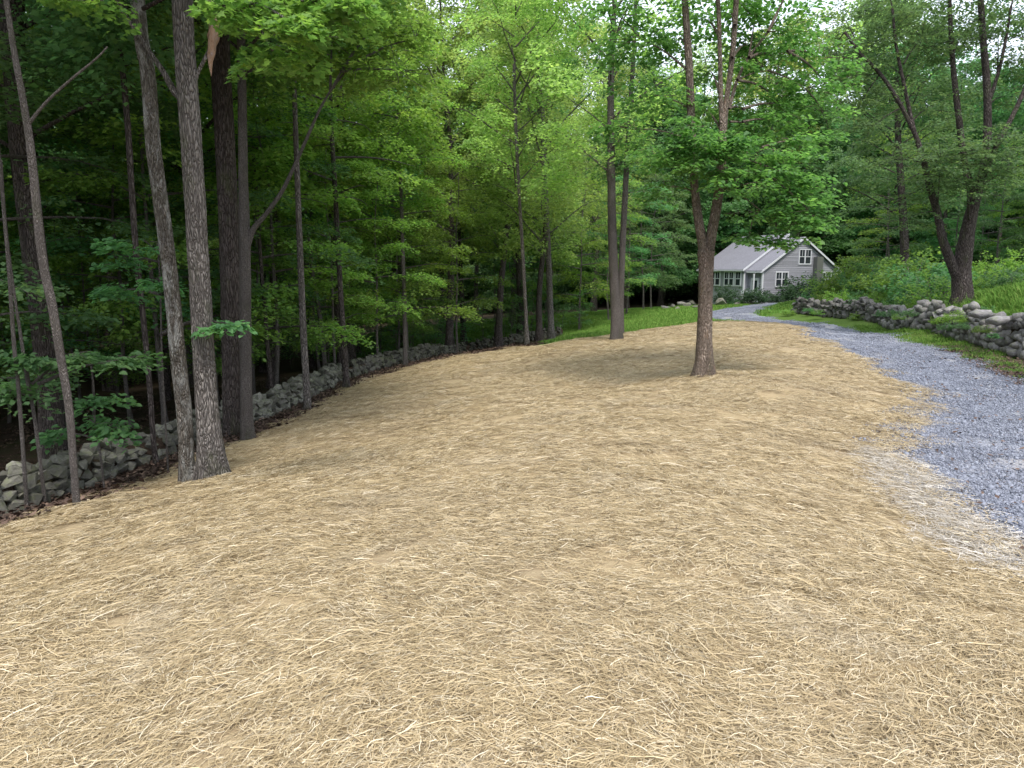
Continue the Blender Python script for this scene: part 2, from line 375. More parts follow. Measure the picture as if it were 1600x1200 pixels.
rad = np.concatenate([np.geomspace(.25, 2, 12)[:-1], np.geomspace(2, 70, 420), np.geomspace(70, 600, 40)[1:]])
ang = np.concatenate([np.arange(-50, 50, .22), np.arange(50, 310, 3.0)]) * pi / 180
A, R_ = np.meshgrid(ang, rad); X = (R_ * np.sin(A)).ravel(); Y = (R_ * np.cos(A)).ravel(); Z = H(X, Y)
na, nr = len(ang), len(rad)
i0, j0 = np.meshgrid(np.arange(nr - 1), np.arange(na), indexing='ij'); j1 = (j0 + 1) % na
Fq = np.stack([i0 * na + j0, i0 * na + j1, (i0 + 1) * na + j1, (i0 + 1) * na + j0], -1).reshape(-1, 4)[:, ::-1]
V3 = np.stack([X, Y, Z], 1); cen = V3[Fq].mean(1); reg = region(cen[:, 0], cen[:, 1])
for k, (nm, mm) in enumerate([('woodland_floor', M_forest), ('straw_field', M_straw), ('driveway', M_gravel), ('lawn', M_lawn), ('verge', M_verge), ('meadow', M_meadow)]):
    f = Fq[reg == k]; u, inv = np.unique(f, return_inverse=True); vv = V3[u]; ff = inv.reshape(-1, 4)
    if k == 1:                                        # cap under the camera
        pass
    o = ob(nm, rawmesh(nm, vv, ff, mm)); tag(o, kind='structure')
    if k == 2:
        at = o.data.attributes.new('track', 'FLOAT', 'POINT'); at.data.foreach_set('value', track_w(vv[:, 0], vv[:, 1]).astype(np.float32))

# ------------------------------------------------------------------ scatter helper (stuff)
def scatter(name, label, variants, P, rotz, scale, tilt=.0, cat=None):
    n = len(P); vc = bpy.data.collections.new(name + '_source')
    for i, me in enumerate(variants):
        vc.objects.link(bpy.data.objects.new('%s_piece_%02d' % (name, i), me))
    me = bpy.data.meshes.new(name); me.vertices.add(n); me.vertices.foreach_set('co', np.asarray(P, np.float32).ravel())
    a = me.attributes.new('rot', 'FLOAT_VECTOR', 'POINT')
    P = np.asarray(P, float); rotz = np.asarray(rotz, float); e = .08 if name != 'far_woods' else 0
    if e:
        gx = (H(P[:, 0] + e, P[:, 1]) - H(P[:, 0] - e, P[:, 1])) / (2*e); gy = (H(P[:, 0], P[:, 1] + e) - H(P[:, 0], P[:, 1] - e)) / (2*e)
        ax = np.arctan(-gx * np.sin(rotz) + gy * np.cos(rotz)); ay = -np.arctan(gx * np.cos(rotz) + gy * np.sin(rotz))
    else: ax = ay = np.zeros(n)
    rr = np.stack([ax + rng.normal(0, max(tilt, 1e-6), n), ay + rng.normal(0, max(tilt, 1e-6), n), rotz], 1)
    a.data.foreach_set('vector', rr.astype(np.float32).ravel())
    a = me.attributes.new('scl', 'FLOAT', 'POINT'); a.data.foreach_set('value', np.asarray(scale, np.float32))
    a = me.attributes.new('vid', 'INT', 'POINT'); a.data.foreach_set('value', rng.integers(0, len(variants), n).astype(np.int32))
    o = ob(name, me); tag(o, label, cat, kind='stuff')
    g = bpy.data.node_groups.new(name + '_scatter', 'GeometryNodeTree')
    g.interface.new_socket('Geometry', in_out='INPUT', socket_type='NodeSocketGeometry'); g.interface.new_socket('Geometry', in_out='OUTPUT', socket_type='NodeSocketGeometry')
    gi = g.nodes.new('NodeGroupInput'); go = g.nodes.new('NodeGroupOutput'); ip = g.nodes.new('GeometryNodeInstanceOnPoints'); ci = g.nodes.new('GeometryNodeCollectionInfo')
    ci.inputs['Collection'].default_value = vc; ci.inputs['Separate Children'].default_value = True; ci.inputs['Reset Children'].default_value = True
    def na_(nm, t):
        q = g.nodes.new('GeometryNodeInputNamedAttribute'); q.data_type = t; q.inputs['Name'].default_value = nm; return q.outputs['Attribute']
    L = g.links.new; L(gi.outputs[0], ip.inputs['Points']); L(ci.outputs[0], ip.inputs['Instance']); ip.inputs['Pick Instance'].default_value = True
    L(na_('vid', 'INT'), ip.inputs['Instance Index']); L(na_('rot', 'FLOAT_VECTOR'), ip.inputs['Rotation']); L(na_('scl', 'FLOAT'), ip.inputs['Scale']); L(ip.outputs[0], go.inputs[0])
    md = o.modifiers.new('scatter', 'NODES'); md.node_group = g
    return o
def ribbons(name, mat_, n, rad_, Lr, Wr, zr, curl, seg=5, seed=0, dirspread=.7, arch=.0):
    r = np.random.default_rng(seed); c = np.stack([r.uniform(-1, 1, n), r.uniform(-1, 1, n)], 1) * rad_
    L = r.uniform(*Lr, n); W = r.uniform(*Wr, n) * .5; a = r.normal(0, dirspread, n) + (r.random(n) < .3) * r.uniform(0, pi, n)
    k = r.normal(0, curl, n); k2 = r.normal(0, curl * 1.5, n); z0 = r.uniform(*zr, n); ar = r.uniform(0, arch, n); tl = r.normal(0, .10, n)
    t = np.linspace(-.5, .5, seg + 1); P = np.zeros((n, seg + 1, 3)); cur = np.zeros((n, 2)); 
    for i, tt in enumerate(t):
        th = a + k * tt + k2 * tt * tt * 2 + .2 * np.sin(tt * 9 + a * 7)
        P[:, i, 0] = cur[:, 0]; P[:, i, 1] = cur[:, 1]
        P[:, i, 2] = z0 + ar * (1 - (2 * tt) ** 2) * L + tl * tt * L
        cur = cur + np.stack([np.cos(th), np.sin(th)], 1) * (L / seg)[:, None]
    P[:, :, :2] += (c - cur / 2)[:, None, :]
    T = np.gradient(P, axis=1); S = np.stack([-T[:, :, 1], T[:, :, 0], r.normal(0, .5, (n, 1)) * np.linalg.norm(T[:, :, :2], axis=2)], 2)
    S /= np.linalg.norm(S, axis=2)[:, :, None] + 1e-9
    V = np.stack([P - S * W[:, None, None], P + S * W[:, None, None]], 2).reshape(-1, 3)
    base = (np.arange(n) * (seg + 1) * 2)[:, None, None] + (np.arange(seg) * 2)[None, :, None]
    Fc = (base + np.array([0, 2, 3, 1])[None, None, :]).reshape(-1, 4)
    rd = np.repeat(np.clip(r.normal(.5, .27, n), 0, 1), (seg + 1) * 2)
    return rawmesh(name, V, Fc, mat_, rd)
def field_dir(x, y):   # locally coherent lay of the strands
    return .25 + .8 * np.sin(x * .55 + .7 * np.sin(y * .4)) * np.cos(y * .35 + .6) + .5 * np.sin(x * 1.7 + y * 1.3)
def fan(n, rmin, rmax, amin=-43, amax=43, p=1.0):
    r = (rng.random(n) ** p) * (rmax - rmin) + rmin; a = rng.uniform(amin, amax, n) * pi / 180
    return r * np.sin(a), r * np.cos(a), r
# straw
SV = [ribbons('straw_clump', M_strand, 420, .24, (.04,.16), (.0016,.0036), (-.002,.018), .8, 5, 10 + i, .5, .08) for i in range(6)]
xs, ys, sc_ = [], [], []
for rmin, rmax, dens, s in ((1.2,4,40,.8),(4,7,28,.9),(7,12,15,1.1),(12,20,10,1.25),(20,40,6,1.45)):
    n = int(dens * .75 * (rmax**2 - rmin**2)); r = np.sqrt(rng.uniform(rmin**2, rmax**2, n)); a = rng.uniform(-46, 46, n) * pi / 180
    x, y = r * np.sin(a), r * np.cos(a); k = region(x, y) == 1
    xs.append(x[k]); ys.append(y[k]); sc_.append(np.full(k.sum(), s) * rng.uniform(.8, 1.25, k.sum()))
x = np.concatenate(xs); y = np.concatenate(ys); s = np.concatenate(sc_)
print('straw clumps', len(x))
scatter('straw_mulch', 'curly tan straw and wood-fibre strands covering the open field', SV, np.stack([x, y, H(x, y) + .004], 1), field_dir(x, y) + rng.normal(0, .42, len(x)), s, .03)
# loose long pale strands on top
SV2 = [ribbons('long_strand', M_strand, 8, .3, (.12,.28), (.0025,.0048), (.006,.022), .9, 8, 40 + i, .35, .05) for i in range(4)]
for me_ in SV2:
    me_.attributes['rnd'].data.foreach_set('value', np.clip(rng.normal(.66, .15, len(me_.vertices)), 0, 1).astype(np.float32))
x, y, r = fan(170, 1.6, 8); k = region(x, y) == 1; x, y = x[k], y[k]
scatter('long_straw', 'long pale loose fibres lying over the straw mulch', SV2, np.stack([x, y, H(x, y) + .004], 1), field_dir(x, y) + rng.normal(0, .5, len(x)), rng.uniform(.7, 1.3, len(x)), .03)
# thin straw drifting on to the gravel edge
SV3 = [ribbons('stray_straw', M_strand, 30, .22, (.05,.16), (.003,.005), (.002,.02), 1.6, 5, 60 + i, 1.2, .1) for i in range(3)]
x, y, r = fan(9000, 3, 17, 10, 44, .8); k = region(x, y) == 2; x, y = x[k], y[k]
d = edge_dist(straw_poly, x, y); k = rng.random(len(x)) < np.exp(-d / .14); x, y = x[k], y[k]
scatter('stray_straw', 'thin stray straw strands scattered on the gravel edge of the driveway', SV3, np.stack([x, y, H(x, y) + .012], 1), rng.uniform(0, 6.28, len(x)), rng.uniform(.8, 1.3, len(x)), .03)
m, nt_, out = mat('bleached_strand'); bsdf(nt_, out, ramp(nt_, attr(nt_, 'rnd'), [(0, (.30,.26,.21)), (1, (.66,.62,.57))]), .7); M_bleach = m
SV4 = [ribbons('bleached_straw', M_bleach, 34, .2, (.05,.18), (.002,.004), (.004,.022), 1.3, 5, 70 + i, .8, .1) for i in range(3)]
x, y, r = fan(2600, 4, 10, 24, 44, .8); d = edge_dist(straw_poly, x, y); k = (rng.random(len(x)) < .8 * np.exp(-(d / .28) ** 2)) & (edge_dist([gpt(1385,700), gpt(1450,785), gpt(1540,865)], x, y) < .5); x, y = x[k], y[k]
scatter('bleached_straw', 'whitish bleached fibres where the straw meets the near driveway edge', SV4, np.stack([x, y, H(x, y) + .014], 1), field_dir(x, y) + rng.normal(0, .4, len(x)), rng.uniform(.8, 1.3, len(x)), .03)
# gravel chips
def chips(seed, n=260, R=.28):
    r = np.random.default_rng(seed); V = []; Fc = []; A_ = []
    cube = np.array([(a, b, c) for a in (-1, 1) for b in (-1, 1) for c in (-1, 1)], float) * .5
    q = np.array([(0,1,3,2),(4,6,7,5),(0,4,5,1),(2,3,7,6),(0,2,6,4),(1,5,7,3)])
    for i in range(n):
        s = min(.034, .0085 * math.exp(r.normal(0, .42))); v = cube * r.uniform(.6, 1.2, 3) * s + r.normal(0, .12, (8, 3)) * s
        a = r.uniform(0, 6.28); b = r.normal(0, .5); Rz = np.array([(cos(a), -sin(a), 0), (sin(a), cos(a), 0), (0, 0, 1)]); Rx = np.array([(1, 0, 0), (0, cos(b), -sin(b)), (0, sin(b), cos(b))])
        v = v @ (Rz @ Rx).T + np.array([r.uniform(-R, R), r.uniform(-R, R), s * .25])
        V.append(v); Fc.append(q + 8 * i); A_.append(np.full(8, r.random()))
    return rawmesh('gravel_patch', np.vstack(V), np.vstack(Fc), M_pebble, np.concatenate(A_), smooth=False)
GV = [chips(80 + i) for i in range(5)]
xs, ys, sc_ = [], [], []
for rmin, rmax, dens, s in ((2,9,20,1),(9,16,14,1.05),(16,26,8,1.2),(26,50,3.5,1.5)):
    n = int(dens * .62 * (rmax**2 - rmin**2)); r = np.sqrt(rng.uniform(rmin**2, rmax**2, n)); a = rng.uniform(5, 48, n) * pi / 180
    x, y = r * np.sin(a), r * np.cos(a); k = (region(x, y) == 2) & (rng.random(n) > .75 * track_w(x, y)); xs.append(x[k]); ys.append(y[k]); sc_.append(np.full(k.sum(), s) * rng.uniform(.8, 1.3, k.sum()))
x = np.concatenate(xs); y = np.concatenate(ys); s = np.concatenate(sc_)
scatter('driveway_gravel', 'loose blue-grey crushed stone covering the curving driveway', GV, np.stack([x, y, H(x, y)], 1), rng.uniform(0, 6.28, len(x)), s, .01)
def drive_debris():
    x, y, r = fan(1500, 4, 24, 10, 44, .8); k = (region(x, y) == 2); x, y = x[k], y[k]; k = rng.random(len(x)) < .35 * (1 - track_w(x, y)); x, y = x[k], y[k]
    scatter('driveway_litter', 'sparse fallen leaf scraps and twigs lying on the driveway gravel', [litter(130 + i, 7, .5) for i in range(3)], np.stack([x, y, H(x, y) + .012], 1), rng.uniform(0, 6.28, len(x)), rng.uniform(.6, .9, len(x)), .05)
# grass tufts
def tuft(seed, n, R, hgt, mat_=M_blade, wd=.004):
    r = np.random.default_rng(seed); V = []; Fc = []; A_ = []
    for i in range(n):
        c = np.array([r.uniform(-R, R), r.uniform(-R, R), 0]); a = r.uniform(0, 6.28); hh = r.uniform(.5, 1) * hgt; ln = r.uniform(.1, .8) * hh
        d = np.array([cos(a), sin(a), 0]); s = np.array([-sin(a), cos(a), 0]) * wd
        V += [c - s, c + s, c + d * ln * .35 + (0, 0, hh * .6) + s * .7, c + d * ln * .35 + (0, 0, hh * .6) - s * .7, c + d * ln + (0, 0, hh * .95) + s * .1, c + d * ln + (0, 0, hh * .95) - s * .1]
        Fc += [(6*i, 6*i+1, 6*i+2, 6*i+3), (6*i+3, 6*i+2, 6*i+4, 6*i+5)]; A_ += [r.random()] * 6
    return rawmesh('grass_tuft', np.array(V), np.array(Fc), mat_, A_)
TV = [tuft(90 + i, 70, .16, .07) for i in range(4)]; TVh = [tuft(95 + i, 90, .3, .22, wd=.006) for i in range(4)]
x, y, r = fan(9000, 9, 34, 3, 46, .8); k = region(x, y) == 4; x, y = x[k], y[k]
k = rng.random(len(x)) < np.clip(.15 + (y - 12) * .06 + .5 * np.sin(x * 2.3) * np.sin(y * 1.9), .06, 1); x, y = x[k], y[k]
scatter('verge_grass', 'short grass growing on the worn verge between driveway and right stone wall', TV, np.stack([x, y, H(x, y)], 1), rng.uniform(0, 6.28, len(x)), rng.uniform(.8, 1.6, len(x)), .1)
x, y, r = fan(9000, 30, 60, -14, 25); k = region(x, y) == 3; x, y = x[k], y[k]
scatter('lawn_grass', 'mown green grass of the lawn in front of the house', TV, np.stack([x, y, H(x, y)], 1), rng.uniform(0, 6.28, len(x)), rng.uniform(1.5, 2.6, len(x)), .05)
x, y, r = fan(5000, 17, 60, 18, 44); k = region(x, y) == 5; x, y = x[k], y[k]; k = edge_dist(WALL_R + WALL_R[::-1], x, y) > 1.0; x, y = x[k], y[k]
scatter('meadow_grass', 'tall rough grass on the bank behind the right stone wall', TVh, np.stack([x, y, H(x, y)], 1), rng.uniform(0, 6.28, len(x)), rng.uniform(.7, 1.6, len(x)), .1)
# leaf litter
def litter(seed, n=60, R=.4):
    r = np.random.default_rng(seed); V = []; Fc = []; A_ = []
    for i in range(n):
        s = r.uniform(.02, .05); a = r.uniform(0, 6.28); c = np.array([r.uniform(-R, R), r.uniform(-R, R), r.uniform(.003, .03)])
        d = np.array([cos(a), sin(a), r.normal(0, .3)]) * s; e = np.array([-sin(a), cos(a), r.normal(0, .3)]) * s * .6
        V += [c - d, c + e, c + d, c - e]; Fc.append((4*i, 4*i+1, 4*i+2, 4*i+3)); A_ += [r.random()] * 4
    return rawmesh('litter_patch', np.array(V), np.array(Fc), M_litter, A_)
LV = [litter(110 + i) for i in range(4)]
x, y, r = fan(9000, 5, 36, -46, 5, .8); k = (region(x, y) == 0); x, y = x[k], y[k]
d = edge_dist(straw_poly, x, y); k = rng.random(len(x)) < np.exp(-d / 1.2) + .12; x, y = x[k], y[k]
scatter('leaf_litter', 'brown fallen leaves and twigs along the foot of the left stone wall', LV, np.stack([x, y, H(x, y)], 1), rng.uniform(0, 6.28, len(x)), rng.uniform(.7, 1.3, len(x)), .1)
drive_debris()
x, y, r = fan(2500, 9, 24, 12, 46, .8); k = (region(x, y) == 4); x, y = x[k], y[k]
scatter('verge_litter', 'dry brown leaves scattered over the bare verge beside the driveway', LV, np.stack([x, y, H(x, y)], 1), rng.uniform(0, 6.28, len(x)), rng.uniform(.6, 1, len(x)), .1)

# ------------------------------------------------------------------ leaves and crowns
TPL = {
 'far': (np.array([(0,0,0),(.42,.45,.1),(0,1,0),(-.42,.45,.1)]), np.array([(0,1,2),(0,2,3)])),
 'mid': (np.array([(0,0,0),(.33,.2,.06),(.30,.62,.08),(0,1.05,-.05),(-.30,.62,.08),(-.33,.2,.06)]), np.array([(0,1,2),(0,2,3),(0,3,4),(0,4,5)])),
 'near': (np.array([(0,.42,-.03),(0,0,0),(.2,.1,.02),(.52,.06,.05),(.38,.32,.04),(.60,.62,.04),(.24,.62,.02),(0,1.05,-.06),(-.24,.62,.02),(-.60,.62,.04),(-.38,.32,.04),(-.52,.06,.05),(-.2,.1,.02)]),
          np.array([(0,i,i+1) for i in range(1, 12)] + [(0,12,1)])),
}
class LB:
    def __init__(s, seed=0): s.p = []; s.d = []; s.n = []; s.s = []; s.r = []; s.g = np.random.default_rng(seed)
    def sprays(s, C, az, pitch, L, nleaf, size, width=.55, droop=.25, wob=.35, thick=.05):
        C = np.asarray(C, float).reshape(-1, 3); K = len(C); g = s.g
        az = np.broadcast_to(az, (K,)); pitch = np.broadcast_to(pitch, (K,)); L = np.broadcast_to(L, (K,))
        t = g.random((K, nleaf)) ** .8; sd = g.uniform(-1, 1, (K, nleaf)); wv = np.sqrt(np.sin(np.clip(t * .9 + .1, 0, 1) * pi)) * width
        dx = np.cos(az)[:, None]; dy = np.sin(az)[:, None]; cp = np.cos(pitch)[:, None]; sp = np.sin(pitch)[:, None]; LL = L[:, None]
        x = C[:, 0:1] + LL * (t * cp * dx - sd * wv * dy); y = C[:, 1:2] + LL * (t * cp * dy + sd * wv * dx)
        z = C[:, 2:3] + LL * (t * sp - droop * t * t - .12 * np.abs(sd)) + g.normal(0, thick, (K, nleaf))
        la = az[:, None] + np.sign(sd) * .75 + g.normal(0, .45, (K, nleaf))
        d = np.stack([np.cos(la), np.sin(la), g.normal(-.25, .3, (K, nleaf))], -1)
        n = np.stack([g.normal(0, wob, (K, nleaf)), g.normal(0, wob, (K, nleaf)), np.ones((K, nleaf))], -1)
        base = np.clip(g.normal(.5, .16, (K, 1)), 0, 1)
        s.p.append(np.stack([x, y, z], -1).reshape(-1, 3)); s.d.append(d.reshape(-1, 3)); s.n.append(n.reshape(-1, 3))
        s.s.append((size * g.uniform(.65, 1.25, (K, nleaf))).ravel()); s.r.append(np.clip(base + g.normal(0, .2, (K, nleaf)), 0, 1).ravel())
    def mesh(s, name, tpl, mat_):
        tv, tf = TPL[tpl]; p = np.concatenate(s.p); d = np.concatenate(s.d); n = np.concatenate(s.n); sz = np.concatenate(s.s); r = np.concatenate(s.r)
        d /= np.linalg.norm(d, axis=1)[:, None]; x = np.cross(d, n); x /= np.linalg.norm(x, axis=1)[:, None] + 1e-9; n2 = np.cross(x, d)
        V = p[:, None, :] + sz[:, None, None] * (tv[None, :, 0:1] * x[:, None, :] + tv[None, :, 1:2] * d[:, None, :] + tv[None, :, 2:3] * n2[:, None, :])
        k = len(tv); Fc = (tf[None] + (np.arange(len(p)) * k)[:, None, None]).reshape(-1, 3)
        return rawmesh(name, V.reshape(-1, 3), Fc, mat_, np.repeat(r, k), smooth=False, tri=True)
    def count(s): return sum(len(a) for a in s.p)

def make_crown(seed, z0, z1, R, nl, spl, nleaf, size, tpl, mat_, elev=(0, .3), L=(.7, 1.1), bark=M_bark, prof=None, wob=.35, trunk_r=.1, droop=.25, drop=0.):
    g = np.random.default_rng(seed); lb = LB(seed + 1); mb = MB(); prof = prof or (lambda u: sqrt(max(0.05, sin(pi * min(1, u * .85 + .15)))))
    for i in range(nl):
        u = (i + g.uniform(0, 1)) / nl; z = z0 + (z1 - z0) * u; az = i * 2.4 + g.uniform(-.5, .5); ln = R * prof(u) * g.uniform(.6, 1.1); el = g.uniform(*elev) + .45 * u * (elev[1] > .25)
        d = np.array([cos(az) * cos(el), sin(az) * cos(el), sin(el)]); P0 = np.array([0, 0, z - ln * .1])
        Pt = [P0, P0 + d * ln * .35 + (0, 0, .03 * ln), P0 + d * ln * .7 + (g.normal(0, .05) * ln, g.normal(0, .05) * ln, .03 * ln), P0 + d * ln - (0, 0, .04 * ln + drop * ln)]
        r0 = .012 + .011 * ln * (1 - .4 * u); tube(mb, Pt, [r0, r0 * .7, r0 * .45, .005], 5, 2)
        t = np.linspace(.28, 1, spl) + g.normal(0, .04, spl); k = np.clip(t * 3, 0, 2.999); ii = k.astype(int); fr = (k - ii)[:, None]; PP = np.array(Pt)
        C = PP[ii] * (1 - fr) + PP[np.minimum(ii + 1, 3)] * fr
        sd = np.where(np.arange(spl) % 2 == 0, 1, -1); az2 = az + sd * g.uniform(.3, 1.1, spl) * np.where(t > .93, .3, 1)
        Ls = g.uniform(*L, spl) * (1 - .35 * (t > .9)); C = C + np.stack([np.zeros(spl), np.zeros(spl), g.normal(0, .06 * R, spl)], 1) * (elev[1] > .25)
        lb.sprays(C, az2, g.normal(.05, .2, spl), Ls, nleaf, size, droop=droop, wob=wob, thick=.05 if elev[1] <= .3 else .12)
    return mb.mesh('branches', bark), lb.mesh('crown', tpl, mat_)
def make_trunk(seed, hgt, r0, bark, lean=.3, sides=9, r1=.15):
    g = np.random.default_rng(seed); mb = MB(); n = 6; P = []; x = y = 0
    for i in range(n): P.append((x, y, hgt * i / (n-1) - (.15 if i == 0 else 0))); x += g.normal(0, lean) * .25; y += g.normal(0, lean) * .25
    tube(mb, P, [r0 * (1 - (1 - r1) * i / (n-1)) for i in range(n)], sides, 3, .05, .5, seed); return mb.mesh('trunk', bark)

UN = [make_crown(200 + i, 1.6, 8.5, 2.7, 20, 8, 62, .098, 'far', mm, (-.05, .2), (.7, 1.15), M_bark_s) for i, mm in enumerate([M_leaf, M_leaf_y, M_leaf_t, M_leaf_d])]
CA = [make_crown(220 + i, 6.5, 17, 4.6, 26, 12, 96, .15, 'far', mm, (.2, .6), (1.0, 1.7), M_bark_d, wob=.5) for i, mm in enumerate([M_leaf, M_leaf_d, M_leaf_y])]
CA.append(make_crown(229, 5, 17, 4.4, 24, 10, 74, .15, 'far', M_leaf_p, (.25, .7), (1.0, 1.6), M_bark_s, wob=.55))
CAN = [make_crown(235 + i, 6.5, 16, 4.4, 26, 12, 105, .125, 'far', mm, (.2, .6), (1.0, 1.7), M_bark_d, wob=.5) for i, mm in enumerate([M_leaf, M_leaf_d, M_leaf_t])]
SP = [make_crown(240 + i, .5, 2.6, .9, 9, 5, 14, .10, 'far', mm, (0, .25), (.35, .6), M_bark_s) for i, mm in enumerate([M_leaf, M_leaf_d])]
FARC = [make_crown(250 + i, 1.2, 17, 5.2, 34, 10, 80, .235, 'far', mm, (.0, .5), (1.3, 2.2), M_bark_d, wob=.5) for i, mm in enumerate([M_leaf_d, M_leaf])]
UT = [make_trunk(260 + i, 8.5, .055, M_bark_s, .35, 7) for i in range(3)]
CT = [make_trunk(270 + i, 16.5, .20, M_bark_d, .5, 9) for i in range(3)]
ST = [make_trunk(280 + i, 2.6, .022, M_bark_s, .2, 5) for i in range(2)]
def tree(kind, x, y, label, group, s=1., name='forest_tree', cat='tree', rot=None, cv=None):
    g = random.random; rz = g() * 6.28 if rot is None else rot
    r = thing(name, label, cat, (x, y, h1(x, y) - .02), rz, group)
    T, C = {'un': (UT, UN), 'ca': (CT, CA), 'sp': (ST, SP), 'far': (CT, FARC)}[kind]
    ci = random.randrange(len(C)) if cv is None else cv; r.scale = (s, s, s * random.uniform(.9, 1.12))
    ob('trunk', random.choice(T), r); ob('branches', C[ci][0], r); ob('crown', C[ci][1], r)
    return r

# ------------------------------------------------------------------ individually traced trees
def up_ext(P, R, top):                   # continue a traced stem above the frame to its real height
    P = [np.array(p, float) for p in P]; d = P[-1] - P[-2]; d = d / np.linalg.norm(d); z = P[-1][2]; r = R[-1]
    while z < top:
        d = d * .85 + np.array([0, 0, 1]) * .15; d /= np.linalg.norm(d); q = P[-1] + d * 2.2; P.append(q); z = q[2]; r = max(.03, r * .86); R.append(r)
    return P, R
def traced(label, stems, Y=None, bark=M_bark, top=17, name='maple_tree', crown=None, flare=.45, sides=14, cs=1., yoff=0, extra=None, bump=.05, clusters=None, tpl='mid', leafm=None):
    """stems: list of [(px,py,width_px),...] from the base up; the first stem stands on the ground"""
    s0 = stems[0]
    if Y is None: b = ghit(s0[0][0], s0[0][1]); Y = b[1]; base = b
    else: b = unproj(s0[0][0], s0[0][1], Y); base = np.array([b[0], Y, h1(b[0], Y)])
    base = np.array([base[0], base[1], h1(base[0], base[1])])
    root = thing(name, label, 'tree', tuple(base))
    mb = MB(); tops = []
    for k, st in enumerate(stems):
        dy = st[0][3] if len(st[0]) > 3 else 0
        P = []; R = []
        for i, q in enumerate(st):
            yy = Y + (q[3] if len(q) > 3 else 0); P.append(unproj(q[0], q[1], yy) - base); R.append(q[2] / 2 * yy / F * .82 * cos(atan2(abs(q[0] - 800), F)))
        if k == 0: P[0][2] = min(P[0][2], 0) - .12 if P[0][2] < .3 else -.12
        if k == 0 and P[1][2] <= P[0][2]: P[1][2] = P[0][2] + .1
        ext = st[-1][1] <= 60 and st[-1][2] >= 7
        if ext: P, R = up_ext(P, R, top); 
        tops.append((P, R, ext))
        tube(mb, P, R, sides if k == 0 else max(7, sides - 4), 4, bump if k == 0 else bump*.6, flare if k == 0 else 0, k + Y)
    ob('trunk', mb.mesh('trunk', bark), root)
    if crown is not None:
        P = tops[0][0]; zz = 9; q = min(P, key=lambda p: abs(p[2] - zz)); off = np.array([q[0], q[1], 0])
        kind, lo = crown; B, C = kind; 
        for me, nm in ((B, 'branches'), (C, 'crown')): ob(nm, me, root, (off[0], off[1], lo), (0, 0, random.random() * 6.28), (cs, cs, cs))
    if clusters:
        lb = LB(int(Y * 10)); bb = MB(); g = np.random.default_rng(int(Y * 31))
        for cl in clusters:
            px, py, rp, dy = cl[:4]; an = cl[4] if len(cl) > 4 else None; dens = cl[5] if len(cl) > 5 else 1.; flat = cl[6] if len(cl) > 6 else .55
            yy = Y + dy; c = unproj(px, py, yy) - base; rr = rp * yy / F
            if an: a0 = unproj(an[0], an[1], Y + (an[2] if len(an) > 2 else 0)) - base
            else: a0 = np.array([P_at(tops[0][0], c[2])[0], P_at(tops[0][0], c[2])[1], c[2] - .2])
            mid = (a0 + c) / 2 + np.array([0, 0, .12 * np.linalg.norm(c - a0) * .4]); th = .012 + .012 * np.linalg.norm(c - a0)
            tube(bb, [a0, mid, c], [th, th * .65, .008], 6, 4)
            K = max(4, int(dens * 7 + dens * 13 * rr * rr)); Lsp = min(.75, .35 + rr * .35)
            u = g.normal(0, 1, (K, 3)); u /= np.linalg.norm(u, axis=1)[:, None]; u *= (g.random((K, 1)) ** .4) * rr; u[:, 2] *= flat
            C0 = c + u; oa = np.arctan2(u[:, 1], u[:, 0]) + g.normal(0, .6, K); main = atan2((c - a0)[1], (c - a0)[0])
            az = np.where(g.random(K) < .45, main + g.normal(0, .7, K), oa)
            C0 = C0 - np.stack([np.cos(az), np.sin(az), np.zeros(K)], 1) * Lsp * .4
            for j in range(K):
                if g.random() < .5: tube(bb, [c + (C0[j] - c) * .25, C0[j] + (0, 0, .02), C0[j] + np.array([cos(az[j]), sin(az[j]), -.08]) * Lsp * .7], [.008, .006, .003], 4, 1)
            lb.sprays(C0, az, g.normal(0, .15, K), g.uniform(.7, 1.1, K) * Lsp, 36 if tpl != 'near' else 60, .10 if tpl != 'near' else .06, droop=.2, wob=.38, thick=.03, width=.6)
        ob('branches', bb.mesh('branches', bark), root); ob('foliage', lb.mesh('foliage', tpl, leafm or M_leaf), root)
    if extra: extra(root, base, Y)
    return root
def P_at(P, z): return min(P, key=lambda p: abs(p[2] - z))

def C_(i, kind=CA): return kind[i % len(kind)]
traced('slender smooth grey sapling nearest the left edge of the straw, leaning left', [[(120,795,17),(116,740,15),(108,640,17),(95,560,18),(82,480,19),(66,400,19),(50,250,17),(40,180,15),(22,80,12),(10,0,11)],
        [(46,192,8),(72,160,6),(110,125,5),(150,92,4),(168,73,3)]], bark=M_bark_s, top=11, flare=.15, crown=(UN[0], 6.8), cs=.9)
traced('thin grey stem rising from the left wall beside the photo edge', [[(38,765,9),(30,620,9),(22,540,9),(14,420,8),(5,320,7),(-5,200,7),(-15,60,7)]], Y=9.3, bark=M_bark_s, top=10, flare=.1, sides=9, crown=(UN[3], 6.6), cs=.8)
traced('thin grey stem second from the photo edge, its lower spray crossing in front', [[(67,752,9),(55,660,8),(42,590,8),(32,520,7),(24,470,6),(10,360,5),(2,250,4)]], Y=9.6, bark=M_bark_s, top=6, flare=.1, sides=9,
        clusters=[(195,560,40,0,(60,600),.7,.2),(120,552,45,.1,(50,600),.7,.2),(40,560,45,-.2,(46,600),.7,.25),(15,610,30,0,(46,620),.6,.4)], tpl='mid')
traced('massive near-black trunk in shade behind the leftmost slender stems', [[(82,690,54),(76,600,50),(60,450,50),(40,280,50),(25,120,48),(15,0,46)]], Y=15, bark=M_bark_d, top=20, flare=.25, crown=(CAN[1], 0))
